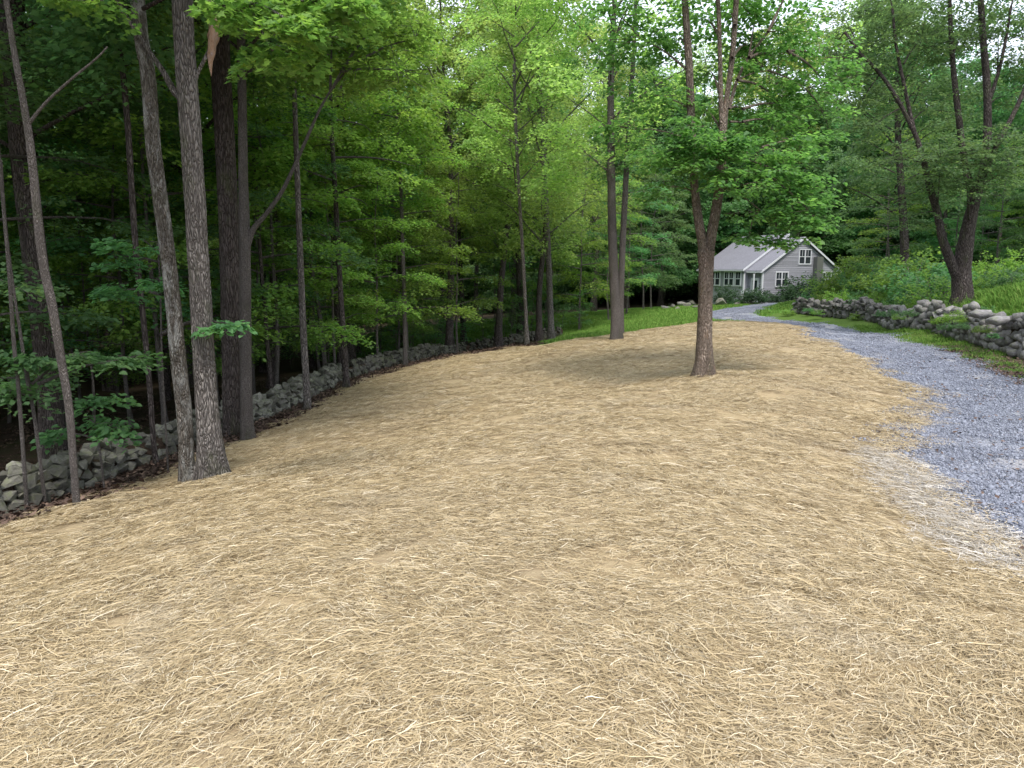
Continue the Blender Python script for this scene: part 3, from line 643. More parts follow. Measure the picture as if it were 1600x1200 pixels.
traced('thin upright tree at the wall between the slender sapling and the double trunks', [[(244,728,13),(240,690,11),(232,580,11),(222,480,12),(213,400,12),(206,300,12),(200,200,12),(190,90,11),(185,20,10)]], Y=12.2, bark=M_bark_d, top=14, flare=.25, crown=(CAN[0], 2.2), cs=.7)
traced('pale patched trunk forming the left half of the close double trunk', [[(292,742,34),(291,715,30),(289,660,31),(281,580,32),(273,500,31),(262,400,30),(250,310,29),(240,230,29),(232,120,28),(221,60,27),(214,0,27)]], Y=10.1, bark=M_bark_l, top=17, crown=(CAN[0], 0), flare=.3, bump=.07, sides=20)
def limb_stub(root, base, Y):
    mb = MB(); P = [unproj(x, y, Y - .1) - base for x, y in ((331,24),(333,50),(331,80),(329,100),(330,119))]
    tube(mb, P, [.05, .06, .046, .028, .003], 12, 5, .5); o = ob('broken_limb', mb.mesh('broken_limb', M_wood), root); o['label'] = 'torn pinkish end of a broken limb hanging down'
traced('broad rough-barked trunk forming the right half of the close double trunk', [[(332,748,56),(330,715,50),(325,660,46),(320,580,43),(315,480,42),(308,380,41),(302,280,40),(296,180,40),(290,90,39),(285,0,38)],
        [(290,158,20),(272,142,14),(255,112,11),(232,78,9),(212,48,8),(195,22,8),(180,-8,8)], [(303,128,10),(310,112,7),(320,92,7),(330,70,6)]], Y=9.9, top=18, crown=(CAN[2], .5), flare=.65, bump=.07, sides=22, extra=limb_stub)
traced('wide dark furrowed trunk just behind the left wall and the double trunks', [[(364,652,42),(364,600,41),(361,480,40),(357,350,39),(351,220,38),(346,120,37),(340,0,36)]], Y=13.8, bark=M_bark_d, top=20, crown=(CAN[1], 1), flare=.2, sides=20)
traced('smooth grey tree whose long low limb forks off to the upper right', [[(388,684,27),(386,650,24),(384,560,23),(383,460,23),(382,370,22),(380,280,18),(379,180,17),(377,90,16),(375,0,15)],
        [(386,385,14),(396,358,11),(415,335,9),(440,300,8),(462,255,7),(482,210,6),(500,170,5),(516,142,4),(533,112,3)]], bark=M_bark_s, top=15, crown=(CAN[2], 1.5), cs=.8, flare=.35, sides=18,
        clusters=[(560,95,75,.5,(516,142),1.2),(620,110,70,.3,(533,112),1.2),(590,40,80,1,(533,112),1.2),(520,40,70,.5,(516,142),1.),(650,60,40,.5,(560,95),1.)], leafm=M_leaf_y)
traced('dark slim tree standing in front of the wall, third from the double trunks', [[(480,640,16),(479,610,14),(474,520,13),(470,420,12),(466,320,11),(463,240,10),(460,150,9),(458,50,8)]], bark=M_bark, top=14, crown=(CA[0], 3.5), cs=.7, flare=.4)
traced('thin black stem behind the wall between the forked tree and the slim tree', [[(428,628,9),(420,560,8),(410,440,7),(402,330,7),(396,240,6)]], Y=19.5, bark=M_bark_d, top=9, crown=(UN[0], 1), flare=.1)
traced('mossy leaning thin tree behind the wall left of the twiggy slim trunk', [[(510,592,9),(505,540,9),(498,480,8),(489,430,7),(480,350,6)]], Y=24.5, bark=M_bark_s, top=9, crown=(UN[1], 1), flare=.1)
traced('slim dark twiggy tree at the point where the wall bends away', [[(541,606,15),(540,580,12),(536,520,11),(531,440,10),(527,360,10),(522,270,9),(518,200,8),(514,110,8),(511,30,7)]], bark=M_bark_d, top=15, crown=(UN[1], 3.6), cs=1.1, flare=.4)
traced('thin straight grey tree alone against the middle of the far wall', [[(634,571,10),(633,540,8.5),(631,450,7.5),(628,350,6.5),(625,260,6),(620,180,5)]], bark=M_bark_s, top=11, crown=(UN[1], 4.4), cs=1., flare=.3)
traced('thin tree left of the pair at the end of the far wall', [[(824,540,10),(822,500,7),(817,400,6.5),(811,300,6),(806,200,6),(803,100,5)]], bark=M_bark, top=14, flare=.4, crown=(CA[3], 2), cs=.8)
traced('tall straight tree right of the pair at the end of the far wall', [[(862,533,16),(861,510,12),(857,400,11),(852,300,10),(847,180,10),(842,80,9),(838,0,8)]], bark=M_bark, top=17, flare=.5, crown=(CA[3], -1))
traced('tall grey double-stemmed tree on the top edge of the straw', [[(964,531,24),(963,505,20),(959,420,18),(956,340,16),(955,250,14),(954,160,12),(956,80,10),(959,30,9)],
        [(969,520,16),(970,470,12),(973,380,12),(977,300,11),(981,220,9),(988,120,8),(992,40,7)]], bark=M_bark_s, top=17, crown=(CA[3], 1), cs=.9, flare=.35, sides=16,
       clusters=[(960,250,60,.5,(955,260),.8),(1000,230,60,0,(980,230),.8),(930,120,60,0,(955,140),.8)])
traced('solitary brown forked maple standing in the straw near the driveway', [
        [(1101,586,38),(1101,565,31),(1101,520,28.5),(1102,470,27.5),(1103,425,28),(1103,405,31),(1104,392,33)],
        [(1100,400,18),(1096,370,18),(1090,335,17),(1086,300,15),(1082,250,15),(1080,180,15),(1076,90,14),(1070,0,12)],
        [(1107,400,20),(1112,365,20),(1120,320,19),(1125,280,18),(1128,240,17),(1130,200,15),(1136,150,10,.1),(1144,90,10,.1),(1148,40,10,.1),(1151,-10,10,.1)],
        [(1128,205,9),(1126,150,9),(1125,90,8),(1123,20,8),(1121,-20,8)],
        [(1139,170,7,.1),(1152,125,6,.3),(1170,90,5,.5),(1200,50,4,.8),(1215,30,3,1)]], bark=M_bark_w, top=11, flare=.6, sides=20, bump=.06,
       clusters=[(1180,240,60,-.3,(1128,240),1.2),(1225,270,62,-.5,(1128,245),1.3),(1255,320,45,-.7,(1190,270),1.3),(1245,355,35,-.8,(1230,300),1.2),(1190,330,45,-.4,(1128,290),1.1),(1150,290,42,-.8,(1125,280),1.1),
                 (1170,370,22,-.5,(1180,330),.9),(1215,380,20,-.6,(1210,330),.9),
                 (1140,235,40,-.9,(1128,240),1.1),(1070,230,50,-.6,(1082,250),1.2),(1020,240,50,-.2,(1082,255),1.1),(1040,290,40,.6,(1086,300),.9),(990,200,50,.3,(1082,220),.9),
                 (1030,150,60,.5,(1078,170),1.2),(1000,60,70,.6,(1075,110),1.3),(1060,60,40,.8,(1072,70),1.),(960,20,60,.6,(1000,60),1.1),(1045,-20,60,0,(1070,0),1.),
                 (1200,110,60,.6,(1152,125,.3),.9),(1230,50,60,.9,(1200,50,.8),.9),(1180,30,50,1,(1170,90,.5),.8),(1260,140,50,.8,(1200,110,.6),.8),(1290,180,45,.6,(1260,140,.8),.8),(1215,190,45,.6,(1160,190),.9),
                 (1160,170,35,.8,(1139,170),.8),(1110,110,35,1.2,(1125,150),.8),(1100,170,40,1,(1125,200),.9),(1160,-60,120,0,(1150,-10),.9),(1060,-90,120,.6,(1070,0),.9),(1250,-40,90,.8,(1200,50),.8),(1098,232,40,-.7,(1125,260),1.),(1142,215,34,-.8,(1130,230),1.),(1078,195,30,-.7,(1080,200),1.),(1120,262,34,-.8,(1125,280),.9),(1088,255,28,-.8,(1084,270),.9),(1240,300,50,-.2,(1190,270),1.2),(1170,70,60,1.4,(1144,90),1.),(1100,30,50,1.6,(1125,60),.9),(1210,150,55,1.2,(1152,125),.9),(1140,20,50,1.8,(1148,40),.9),(1280,90,55,1.,(1230,80),.9),(1270,290,38,-.5,(1240,280),1.2),(1275,345,24,-.6,(1255,320),1.),(1250,220,45,.2,(1190,230),1.1),(1290,130,45,1.2,(1230,80),1.),(1210,90,50,1.6,(1170,90),1.),(1180,200,40,.6,(1140,190),1.),(1225,165,40,1.,(1160,170),1.)], leafm=leaf_mat('lawn_maple_leaf', (.062,.15,.05), (.13,.255,.085), (2.2,2.3,1.4), .48, 0.))
traced('dark straight trunk behind the ferny bank left of the big forked tree', [[(1414,452,20),(1414,420,18),(1412,350,16),(1408,290,14),(1404,230,12),(1400,120,10)]], Y=40, bark=M_bark_d, top=16, crown=(CA[1], -2), flare=.2)
traced('big dark tree with spreading forked limbs behind the right stone wall', [
        [(1503,474,44),(1503,455,38),(1502,425,38),(1507,395,34),(1514,350,28),(1524,310,22),(1538,260,19),(1543,200,16),(1542,130,15),(1536,60,13)],
        [(1495,430,24),(1482,400,20),(1472,370,17),(1464,330,15),(1452,290,14),(1444,255,12),(1432,215,9),(1405,160,8),(1375,115,7),(1345,85,6),(1320,50,5)],
        [(1440,250,9),(1425,190,8),(1412,130,7),(1400,70,6),(1394,10,5)],
        [(1522,320,14,.3),(1508,260,13,.5),(1500,200,13,.5),(1494,150,12,.5),(1488,90,10,.5),(1484,10,8,.5)],
        [(1532,290,12,-.3),(1556,230,11,-.5),(1580,185,10,-.5),(1605,130,9,-.5),(1625,60,8,-.5)],
        [(1543,165,9),(1558,120,7),(1570,70,6),(1580,10,5)]], Y=26, bark=M_bark_d, top=14, flare=.3, sides=18,
       clusters=[(1470,250,75,-.8,(1464,330),1.1),(1540,250,75,-1.2,(1530,290),1.1),(1590,260,60,-.8,(1532,290),1.),(1510,290,55,-1.5,(1514,350),.9),(1400,250,60,0,(1444,255),.9),(1440,300,45,.5,(1452,290),.8),
                 (1390,150,60,.8,(1405,160),.8),(1345,120,50,.6,(1375,115),.8),(1450,170,60,1,(1425,190),.8),(1380,60,70,.6,(1400,70),.9),(1440,60,80,.8,(1412,100),.9),(1500,60,80,1,(1488,90),.9),
                 (1560,60,80,.5,(1558,120),.9),(1610,90,60,0,(1605,130),.9),(1570,150,50,.9,(1543,165),.7),(1320,30,70,.6,(1345,85),.8),(1380,-30,90,.5,(1394,10),.8),(1480,-40,110,.5,(1484,10),.8),(1590,-30,110,.5,(1580,10),.8),(1420,340,40,-.4,(1464,330),.8),(1545,215,40,-1.2,(1543,230),.9),(1500,235,40,-1.2,(1524,300),.9),(1450,270,35,-1,(1452,290),.9),
                 (1360,200,40,0,(1405,170),.7),(1310,130,50,.7,(1345,85),.9),(1340,170,45,.4,(1375,115),.8),(1300,80,50,1,(1320,50),.8)], leafm=M_leaf_d)
# maple branch reaching in from a tree beside the camera, top left
near_l = traced('overhanging maple at the upper left with broad close-up leaves', [[(-420,1000,60),(-420,700,52),(-400,300,46),(-390,0,40)]], Y=6.2, bark=M_bark, top=10, flare=.4,
       clusters=[(385,15,55,0,(-380,-550),1.3,.35),(425,80,36,0,(330,-90),1.,.35),(470,45,45,-.2,(380,0),1.2,.35),(495,5,42,.2,(380,-20),1.2,.35),(440,-30,80,.4,(300,-60),1.2,.35),(545,8,26,0,(470,0),1.,.3),
                 (330,-60,60,.4,(100,-300),1.2,.35),(130,-10,50,1.6,(-100,-250),.9,.35)], tpl='near', leafm=leaf_mat('near_maple_leaf', (.07,.14,.04), (.14,.225,.06), (2.2,2.2,1.3), .45))
# young sapling growing from the wall
traced('leafy knee-high to head-high sapling growing out of the left stone wall', [[(160,728,5),(156,705,4.5),(149,665,4),(147,630,3.5),(146,600,3),(140,560,2.5)]], Y=10.4, bark=M_bark_s, flare=0, sides=6, name='sapling',
       clusters=[(152,625,38,0,(147,632),.7,.2),(185,662,34,-.1,(149,664),.7,.2),(140,655,30,.2,(149,664),.6,.2),(92,678,18,.2,(150,685),.6,.2)])
traced('low leafy spray tree between the dark upright tree and pale trunk', [[(258,680,4),(255,600,4),(252,520,4),(250,440,3.5),(246,380,3)]], Y=11.2, bark=M_bark_s, flare=0, sides=6, name='sapling',
       clusters=[(225,375,42,-.2,(250,400),.6,.3),(248,440,30,-.4,(252,450),.6,.3),(190,400,40,0,(250,410),.6,.3),(360,505,22,-1.4,(256,520),.7,.15),(180,455,45,.6,(250,460),.8,.35)])

ORD = ['leftmost', 'second from the left', 'third from the left', 'fourth from the left', 'fifth from the left', 'sixth from the left', 'seventh from the left', 'eighth from the left', 'ninth from the left', 'tenth from the left', 'eleventh from the left', 'twelfth from the left']
def order(objs, text):
    for k, o in enumerate(sorted(objs, key=lambda o: o.location.x / o.location.y)): o['label'] = text % ORD[k]
# ------------------------------------------------------------------ woods behind the left wall
def wall_side(x, y):
    b = 1e9; s = 0
    for (x1, y1), (x2, y2) in zip(WALL_L[:-1], WALL_L[1:]):
        dx, dy = x2 - x1, y2 - y1; t = max(0, min(1, ((x - x1) * dx + (y - y1) * dy) / (dx*dx + dy*dy))); q = math.hypot(x - x1 - t*dx, y - y1 - t*dy)
        if q < b: b = q; s = (x - x1) * dy - (y - y1) * dx
    return b * (-1 if s < 0 else 1)
def place(n, xr, yr, ok, mind, used):
    out = []; tries = 0
    while len(out) < n and tries < n * 60:
        tries += 1; x = random.uniform(*xr); y = random.uniform(*yr)
        if not ok(x, y): continue
        if any((x-a)**2 + (y-b)**2 < mind*mind for a, b in used): continue
        out.append((x, y)); used.append((x, y))
    return out
def left_woods(x, y): return wall_side(x, y) < -1.2 and atan2(x, y) > -1.05 and not (y > 46 and x > -12)
used = []
for x, y in place(60, (-45, -1), (12, 60), left_woods, 2.6, used):
    tree('ca', x, y, 'tall dark-trunked tree standing deep in the shaded woods beyond the left wall', 'tall trees in the left woods', random.uniform(.85, 1.2))
used2 = []
for x, y in place(90, (-40, 2), (9, 52), lambda x, y: left_woods(x, y) and wall_side(x, y) < -1.6 and math.hypot(x, y) > 15.5, 2.0, used2):
    tree('un', x, y, 'leafy layered understory tree growing in the woods beyond the left wall', 'understory trees in the left woods', random.uniform(.7, 1.25), 'understory_tree')
ym = []
for x, y in [(-7.0, 20.5), (-6.2, 24.5), (-4.4, 29.5), (-2.6, 33.5), (-8.8, 17.5), (-5.2, 27)]:
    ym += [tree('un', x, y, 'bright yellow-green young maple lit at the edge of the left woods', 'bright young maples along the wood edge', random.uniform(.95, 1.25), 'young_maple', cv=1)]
order(ym, 'bright yellow-green young maple at the left wood edge, %s')
# brush along the far edge of the lawn
used3 = []
for x, y in place(34, (-16, 4.5), (38, 47), lambda x, y: abs(y - (41 + .25 * x)) < 3.2 and wall_side(x, y) < -.5 or (x > 1 and abs(y - 46) < 1.5), .7, used3):
    tree('sp', x, y, 'thin brushy sapling in the dark hedge row at the lawn edge', 'brushy saplings at the lawn edge', random.uniform(.8, 1.5), 'brush_sapling', 'sapling')
# trees right of the double-stemmed tree, at the lawn's edge
ym = []
for x, y, s, cv in [(4.2, 44, 1.15, 1), (6.6, 48, 1.2, 2), (8.4, 52, 1.25, 0), (10.6, 57, 1.3, 3), (2.2, 47, 1.3, 1), (5.2, 54, 1.4, 3), (0, 49, 1.3, 0), (12.2, 62, 1.4, 3)]:
    ym += [tree('un', x, y, 'layered green tree beside the lawn between the double-stemmed tree and the house', 'layered trees along the lawn', s, 'lawn_edge_tree', cv=cv)]
order(ym, 'layered green tree at the far lawn edge left of the house, %s')
ym = []
for x, y in [(0, 52), (3, 57), (7, 61), (-5, 50), (11, 68), (-9, 54), (15, 72), (-3, 60)]:
    ym += [tree('ca', x, y, 'tall tree', 'tall trees behind the lawn', random.uniform(1., 1.3), cv=random.choice([0, 3, 3, 1]))]
order(ym, 'tall tree in the woods behind the lawn, %s')
ym = []
for x, y in [(-3.5, 38.5), (-.8, 40), (1.6, 41.5), (-6.2, 41), (.6, 45)]:
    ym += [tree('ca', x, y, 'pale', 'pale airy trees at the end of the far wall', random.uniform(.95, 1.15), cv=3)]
order(ym, 'pale airy light-green tree beyond the far wall end, %s')
# behind the house and to the right
used4 = []
for x, y in place(30, (14, 75), (68, 96), lambda x, y: y > 66 + .1 * (x - 20), 5.0, used4):
    tree('far', x, y, 'large full-crowned tree in the dark woods behind the grey house', 'trees in the woods behind the house', random.uniform(.95, 1.3))
used5 = []
for x, y in place(20, (23, 60), (36, 66), lambda x, y: x > 15 + .36 * y and x < 1.1 * y, 4.2, used5):
    tree(random.choice(['ca', 'ca', 'un']), x, y, 'green tree in the woods beyond the meadow on the right', 'trees beyond the right meadow', random.uniform(.8, 1.15))
ym = []
for x, y, s in [(27.5, 52, 1.3), (31, 50, 1.2), (24.5, 47, 1.1), (30, 44, 1.05), (34, 46, 1.3)]:
    ym.append(tree('un', x, y, 'layered', 'understory trees by the right meadow', s, 'understory_tree', cv=random.choice([0, 1, 3])))
order(ym, 'layered understory tree at the meadow edge behind the bushy bank, %s')
# outside the frame, shading as the place does
for x, y in [(-14, 4), (-16, -3), (-12, -8), (18, 6), (20, -2)]:
    tree('ca', x, y, 'tall tree just outside the view beside the field', 'trees beside the camera', 1.1)
for x, y, s_ in [(22, 84, 1.5), (27, 88, 1.6), (33, 86, 1.4), (17, 80, 1.35), (12, 78, 1.3), (32, 79, 1.75), (37, 77, 1.7), (27, 77, 1.65), (42, 84, 1.7)]:
    tree('ca', x, y, 'tallest pale-crowned tree rising behind the grey house roof', 'pale tall trees behind the house', s_, cv=3)
# far wood mass
n = 420; a = rng.uniform(-62, 62, n) * pi / 180; r = rng.uniform(78, 150, n); x, y = r * np.sin(a), r * np.cos(a); k = ~((x > 10) & (y < 98) & (y > 60)); x, y = x[k], y[k]
scatter('far_woods', 'far-off dark woodland closing off the view', [c[1] for c in FARC], np.stack([x, y, H(x, y) - 1], 1), rng.uniform(0, 6.28, len(x)), rng.uniform(1., 1.5, len(x)))

# ------------------------------------------------------------------ stone walls
import bmesh
def stone_mesh(seed, roundness=.5, name='stone', m=M_stone):
    g = np.random.default_rng(seed); bm = bmesh.new(); n = 15
    for i in range(n):
        p = g.normal(0, 1, 3); p /= np.linalg.norm(p); p = p * (roundness + (1 - roundness) / max(abs(p))) * g.uniform(.85, 1.05) * .5
        bm.verts.new(p)
    r = bmesh.ops.convex_hull(bm, input=bm.verts); bmesh.ops.delete(bm, geom=[v for v in bm.verts if not v.link_faces], context='VERTS')
    bmesh.ops.bevel(bm, geom=list(bm.edges), offset=.035, segments=1, affect='EDGES') if False else None
    me = bpy.data.meshes.new(name); bm.to_mesh(me); bm.free()
    me.materials.append(m); return me
STN = [stone_mesh(300 + i) for i in range(14)]; STR = [stone_mesh(330 + i, .62, m=M_stone_g) for i in range(14)]
for me in STR: me.polygons.foreach_set('use_smooth', [True] * len(me.polygons))
def build_wall(name, label, line, hfun, size, thick, meshes, mat_, reverse=False, maxparts=300, inward=1, core_mat=M_forest):
    line = [np.array(p) for p in line]; seg = [np.linalg.norm(b - a) for a, b in zip(line[:-1], line[1:])]; tot = sum(seg)
    def at(s):
        s = max(0, min(tot - 1e-3, s)); i = 0
        while s > seg[i]: s -= seg[i]; i += 1
        d = (line[i+1] - line[i]) / seg[i]; return line[i] + d * s, d
    p0, _ = at(0); root = thing(name, label, 'stone wall', (p0[0], p0[1], h1(*p0))); base = np.array(root.location)
    items = []; s = 0
    while s < tot:
        hh = hfun(s / tot); g = random.uniform; ln = size * g(.75, 1.35); row = 0; z = 0
        while z < hh:
            hz = size * g(.5, .85) * (1.1 if z == 0 else .9)
            for dep in ((0, 1) if z + hz < hh else (0,)):
                q, d = at(s + g(-.3, .3) * size); nrm = np.array([-d[1], d[0]]) * inward
                off = (dep * thick * .55 + z * .12 + g(-.04, .06)) if z + hz < hh else thick * g(.15, .5)
                pos = q + nrm * (off + size * .3)
                gz = h1(*q)
                items.append((pos[0], pos[1], gz + z + hz * .45 + g(-.03, .03), atan2(d[1], d[0]) + g(-.45, .45), ln * g(.9, 1.25), size * g(.9, 1.3), hz * 1.35, dep))
            z += hz * .82
        s += ln * .82
    items.sort(key=lambda t: t[0]**2 + t[1]**2)
    front = [t for t in items if t[7] == 0]; rest = front[maxparts:] + [t for t in items if t[7] == 1]; front = front[:maxparts]
    for t in front:
        o = ob('stone', random.choice(meshes), root, np.array(t[:3]) - base, (random.gauss(0, .22), random.gauss(0, .22), t[3]), (t[4], t[5], t[6]))
    mb = MB()
    for t in rest:
        me = random.choice(meshes); v = np.array([tuple(q.co) for q in me.vertices]) * np.array(t[4:7]); c_, s_ = cos(t[3]), sin(t[3])
        v = v @ np.array([(c_, -s_, 0), (s_, c_, 0), (0, 0, 1)]).T + np.array(t[:3]) - base
        mb.add(v, [tuple(p.vertices) for p in me.polygons], random.random())
    o = ob('packed_stones', mb.mesh('packed_stones', mat_, False), root); o['kind'] = 'stuff'
    mb = MB(); V = []; n = 60
    for i in range(n + 1):
        q, d = at(tot * i / n); nrm = np.array([-d[1], d[0]]) * inward; hh = hfun(i / n) * .72
        for off, zz in ((size * .38, -.1), (size * .45, hh), (thick * .8 + .1, hh), (thick * .9 + .1, -.1)):
            p = q + nrm * off; V.append((p[0] - base[0], p[1] - base[1], h1(*q) + zz - base[2]))
    mb.add(V, [(4*i+a, 4*i+a+1, 4*i+a+5, 4*i+a+4) for i in range(n) for a in range(3)])
    ob('rubble_core', mb.mesh('rubble_core', core_mat), root)
    print(name, len(items), 'length', tot)
build_wall('stone_wall', 'long low dry-stone wall of lichened fieldstones between the straw field and the dark left woods', WALL_L, lambda t: .52 - .08 * t, .27, .5, STN, M_stone, inward=1)
build_wall('stone_wall', 'tumbled dry-stone wall of rounded grey stones retaining the bank right of the driveway', WALL_R, lambda t: (1.0 if t < .32 else .90) - .16 * t + .08 * sin(t * 19) + .06 * sin(t * 47), .36, .6, STR, M_stone_g, inward=-1)
for px, py, s, lb in [(1534,482,.85,'large grey capstone crowning the highest point of the right wall'), (1562,492,.8,'long flat capstone right of the highest one on the right wall')]:
    Yc = 19.8 if px < 1550 else 18.6; p = unproj(px, py, Yc); p[2] = h1(p[0], Yc - .3) + (.98 if px < 1550 else .92)
    tag(ob('capstone', STR[3], None, tuple(p), (0, 0, .3), (s * 1.1, .5, .34)), lb, 'stone')

# ------------------------------------------------------------------ house
def shingle(nm, a, b, sc=(1, 1, 1), row=None):
    m, nt, out = mat(nm); v = coords(nt, sc); n1 = noise(nt, v, 9, 5, .7); n2 = noise(nt, v, .8, 3)
    c = ramp(nt, n1, [(.3, a), (.7, b)]); c = mix(nt, ramp(nt, n2, [(.4, (0,0,0)), (.7, (.3,.3,.3))]), c, a); c = mix(nt, 1.0, c, ramp(nt, attr(nt, 'rnd'), [(0, (.72,.72,.72)), (1, (1,1,1))]), 'MULTIPLY'); bsdf(nt, out, c, .85, n1, .3, .01, .2); return m
M_side = shingle('weathered_grey_clapboard', (.26,.26,.30), (.40,.405,.46), (.5, .5, 6)); M_roof = shingle('grey_asphalt_shingle', (.18,.18,.215), (.30,.30,.345), (1, 1, 3))
def flat(nm, c, r=.5, sp=.3):
    m, nt, out = mat(nm); n1 = noise(nt, coords(nt), 6, 3); bsdf(nt, out, mix(nt, n1, c, tuple(x * .85 for x in c)), r, spec=sp); return m
M_white = flat('white_trim', (.62,.63,.68)); M_glass = flat('dark_window_glass', (.03,.035,.045), .08, .7); M_door = flat('pale_door', (.6,.62,.66)); M_dkgrey = flat('weathered_chimney_board', (.13,.135,.125), .9)
M_conc = flat('concrete_base', (.3,.29,.28), .9)
c0 = unproj(1189, 474, 58); cz = c0[2]; av = atan2(c0[0], c0[1]); ALP = radians(44)
pdir = Vector((cos(av), -sin(av), 0)); vdir = Vector((sin(av), cos(av), 0))
gx = (pdir * cos(ALP) + vdir * sin(ALP))        # along the gable wall
house = thing('grey_house', 'grey clapboard house with gabled shingle roof behind the lawn', 'house', (c0[0], c0[1], cz), atan2(gx.y, gx.x))
# local axes: +x along gable wall (9 m), +y back along the eave side, front eave wall is x=0
W, L_, EV, RG = 8.3, 7.0, 2.75, 5.3
def wall_prism(mb, pts_, y0, y1):
    n = len(pts_); v = [(x, y0, z) for x, z in pts_] + [(x, y1, z) for x, z in pts_]
    mb.add(v, [tuple(range(n)), tuple(range(2*n-1, n-1, -1))] + [(i, n+i, n+(i+1) % n, (i+1) % n) for i in range(n)])
mb = MB(); wall_prism(mb, [(0, -1.2), (W, -1.2), (W, EV), (W/2, RG - .1), (0, EV)], 0, L_); ob('wall', mb.mesh('wall', M_side, False), house)
mb = MB()   # lapped boards on gable
z = .15
while z < RG - .25:
    x0 = 0 if z < EV else (z + .12 - EV) / (RG - EV) * W / 2; x1 = W - x0
    if x1 - x0 > .3: mb.add([(x0, -.008, z + .15), (x1, -.008, z + .15), (x1, -.05, z), (x0, -.05, z), (x1, 0, z), (x0, 0, z)], [(0,1,2,3), (3,2,4,5)], random.random())
    if z < EV - .15: mb.add([(-.012, 2.6, z + .15), (-.012, 0, z + .15), (-.038, 0, z), (-.038, 2.6, z), (0, 0, z), (0, 2.6, z)], [(0,1,2,3), (3,2,4,5)], random.random())
    z += .15
o = ob('clapboards', mb.mesh('clapboards', M_side, False), house); o['kind'] = 'stuff'
sl = (RG - EV) / (W / 2)
def roof_slab(x0, x1, y0, y1, side, dz=0, th=.12):
    mb = MB(); f = (lambda x: RG + dz - abs(x - W/2) * sl)
    v = [(x, y, f(x) + t) for x in (x0, x1) for y in (y0, y1) for t in (0, th)]
    mb.add(v, [(0,1,3,2),(4,6,7,5),(0,4,5,1),(2,3,7,6),(0,2,6,4),(1,5,7,3)]); return mb
BY0 = 1.45    # the raised front roof starts this far back
o = ob('roof', roof_slab(-.35, W/2, -.25, L_ + .25, 0).mesh('roof', M_roof, False), house)
ob('roof', roof_slab(W/2, W + .35, -.25, L_ + .25, 0).mesh('roof', M_roof, False), house)
front_roof = ob('roof', roof_slab(-.75, W/2 + .02, BY0, L_ + .3, 0, .34, .12).mesh('roof', M_roof, False), house); front_roof['label'] = 'raised front roof section'
mb = MB(); f = lambda x: RG + .34 - abs(x - W/2) * sl
mb.add([(-.72, BY0 + .02, f(-.72)), (W/2, BY0 + .02, f(W/2)), (W/2, BY0 + .02, f(W/2) - .4), (-.2, BY0 + .02, f(-.2) - .4), (-.72, BY0+.02, f(-.72) - .05)], [(0,1,2,3,4)])
ob('cheek_wall', mb.mesh('cheek_wall', M_side, False), house)
def rake(x0, x1, y, dz, w_=.09):
    mb = MB(); f = lambda x: RG + dz - abs(x - W/2) * sl
    v = [(x, yy, f(x) + zz) for x in (x0, x1) for yy in (y - .03, y) for zz in (-w_ + .04, .125)]
    mb.add(v, [(0,1,3,2),(4,6,7,5),(0,4,5,1),(2,3,7,6),(0,2,6,4),(1,5,7,3)]); ob('rake_board', mb.mesh('rake_board', M_white, False), house)
rake(-.35, W/2, -.252, 0); rake(W/2, W + .35, -.252, 0); rake(-.75, W/2, BY0 - .002, .34)
mb = MB(); box(mb, (-.37, BY0/2 - .13, EV - .24 + .02), (.1, BY0 + .2, .12)); box(mb, (-.77, (BY0 + L_)/2 + .1, f(-.75) + .04), (.1, L_ - BY0 + .4, .12)); ob('gutter', mb.mesh('gutter', M_white, False), house)
# front bay room
mb = MB(); wall_prism(mb, [(-.5, -1.2), (0, -1.2), (0, f(0) - .05), (-.5, f(-.5) - .03)], BY0 + .1, L_ - .1); ob('bay_wall', mb.mesh('bay_wall', M_side, False), house)
mb = MB(); box(mb, (-.03, -.03, EV/2), (.14, .14, EV)); ob('corner_board', mb.mesh('corner_board', M_white, False), house)
mb = MB(); box(mb, (W + .03, -.03, EV/2), (.14, .14, EV)); ob('corner_board', mb.mesh('corner_board', M_white, False), house)
mb = MB(); box(mb, (-.53, BY0 + .08, EV/2 - .3), (.12, .12, EV - .2)); ob('corner_board', mb.mesh('corner_board', M_white, False), house)
def window(u, zc, w_, h_, face, sashes=2, muntin=True, off=0):
    """face 'g' gable (y=0, u along x) or 'e' eave side (x=off, u along y)"""
    def bx(mb, du, dz, su, sz, depth, out_):
        if face == 'g': box(mb, (u + du, off - out_ , zc + dz), (su, depth, sz))
        else: box(mb, (off - out_, u + du, zc + dz), (depth, su, sz))
    mb = MB(); t = .09
    bx(mb, 0, h_/2 + t/2, w_ + 2*t, t, .09, .05); bx(mb, 0, -h_/2 - t/2, w_ + 2*t, t, .09, .05)
    for s in (-1, 1): bx(mb, s * (w_/2 + t/2), 0, t, h_, .088, .05)
    fr = ob('window', mb.mesh('window', M_white, False), house)
    sw = w_ / sashes
    for k in range(sashes):
        mb = MB(); bx(mb, -w_/2 + sw * (k + .5), 0, sw - .02, h_ - .02, .02, .045); ob('pane', mb.mesh('pane', M_glass, False), fr)
    mb = MB()
    for k in range(1, sashes): bx(mb, -w_/2 + sw * k, 0, .12, h_, .07, .055)
    bx(mb, 0, 0, w_, .055, .05, .058)
    if muntin:
        for k in range(sashes): bx(mb, -w_/2 + sw * (k + .5), h_ * .25, .03, h_*.5, .03, .06)
    ob('muntins', mb.mesh('muntins', M_white, False), fr)
PXM = 58.5 / F
window(2.05, 1.95, 1.25, 1.08, 'g'); window(4.5, 3.8, 1.25, 1.12, 'g'); window(7.0, 1.95, 1.2, 1.0, 'g')
mb = MB(); box(mb, (5.85, -.26, 1.7), (.7, .4, 4.2)); ob('chimney_chase', mb.mesh('chimney_chase', M_dkgrey, False), house)
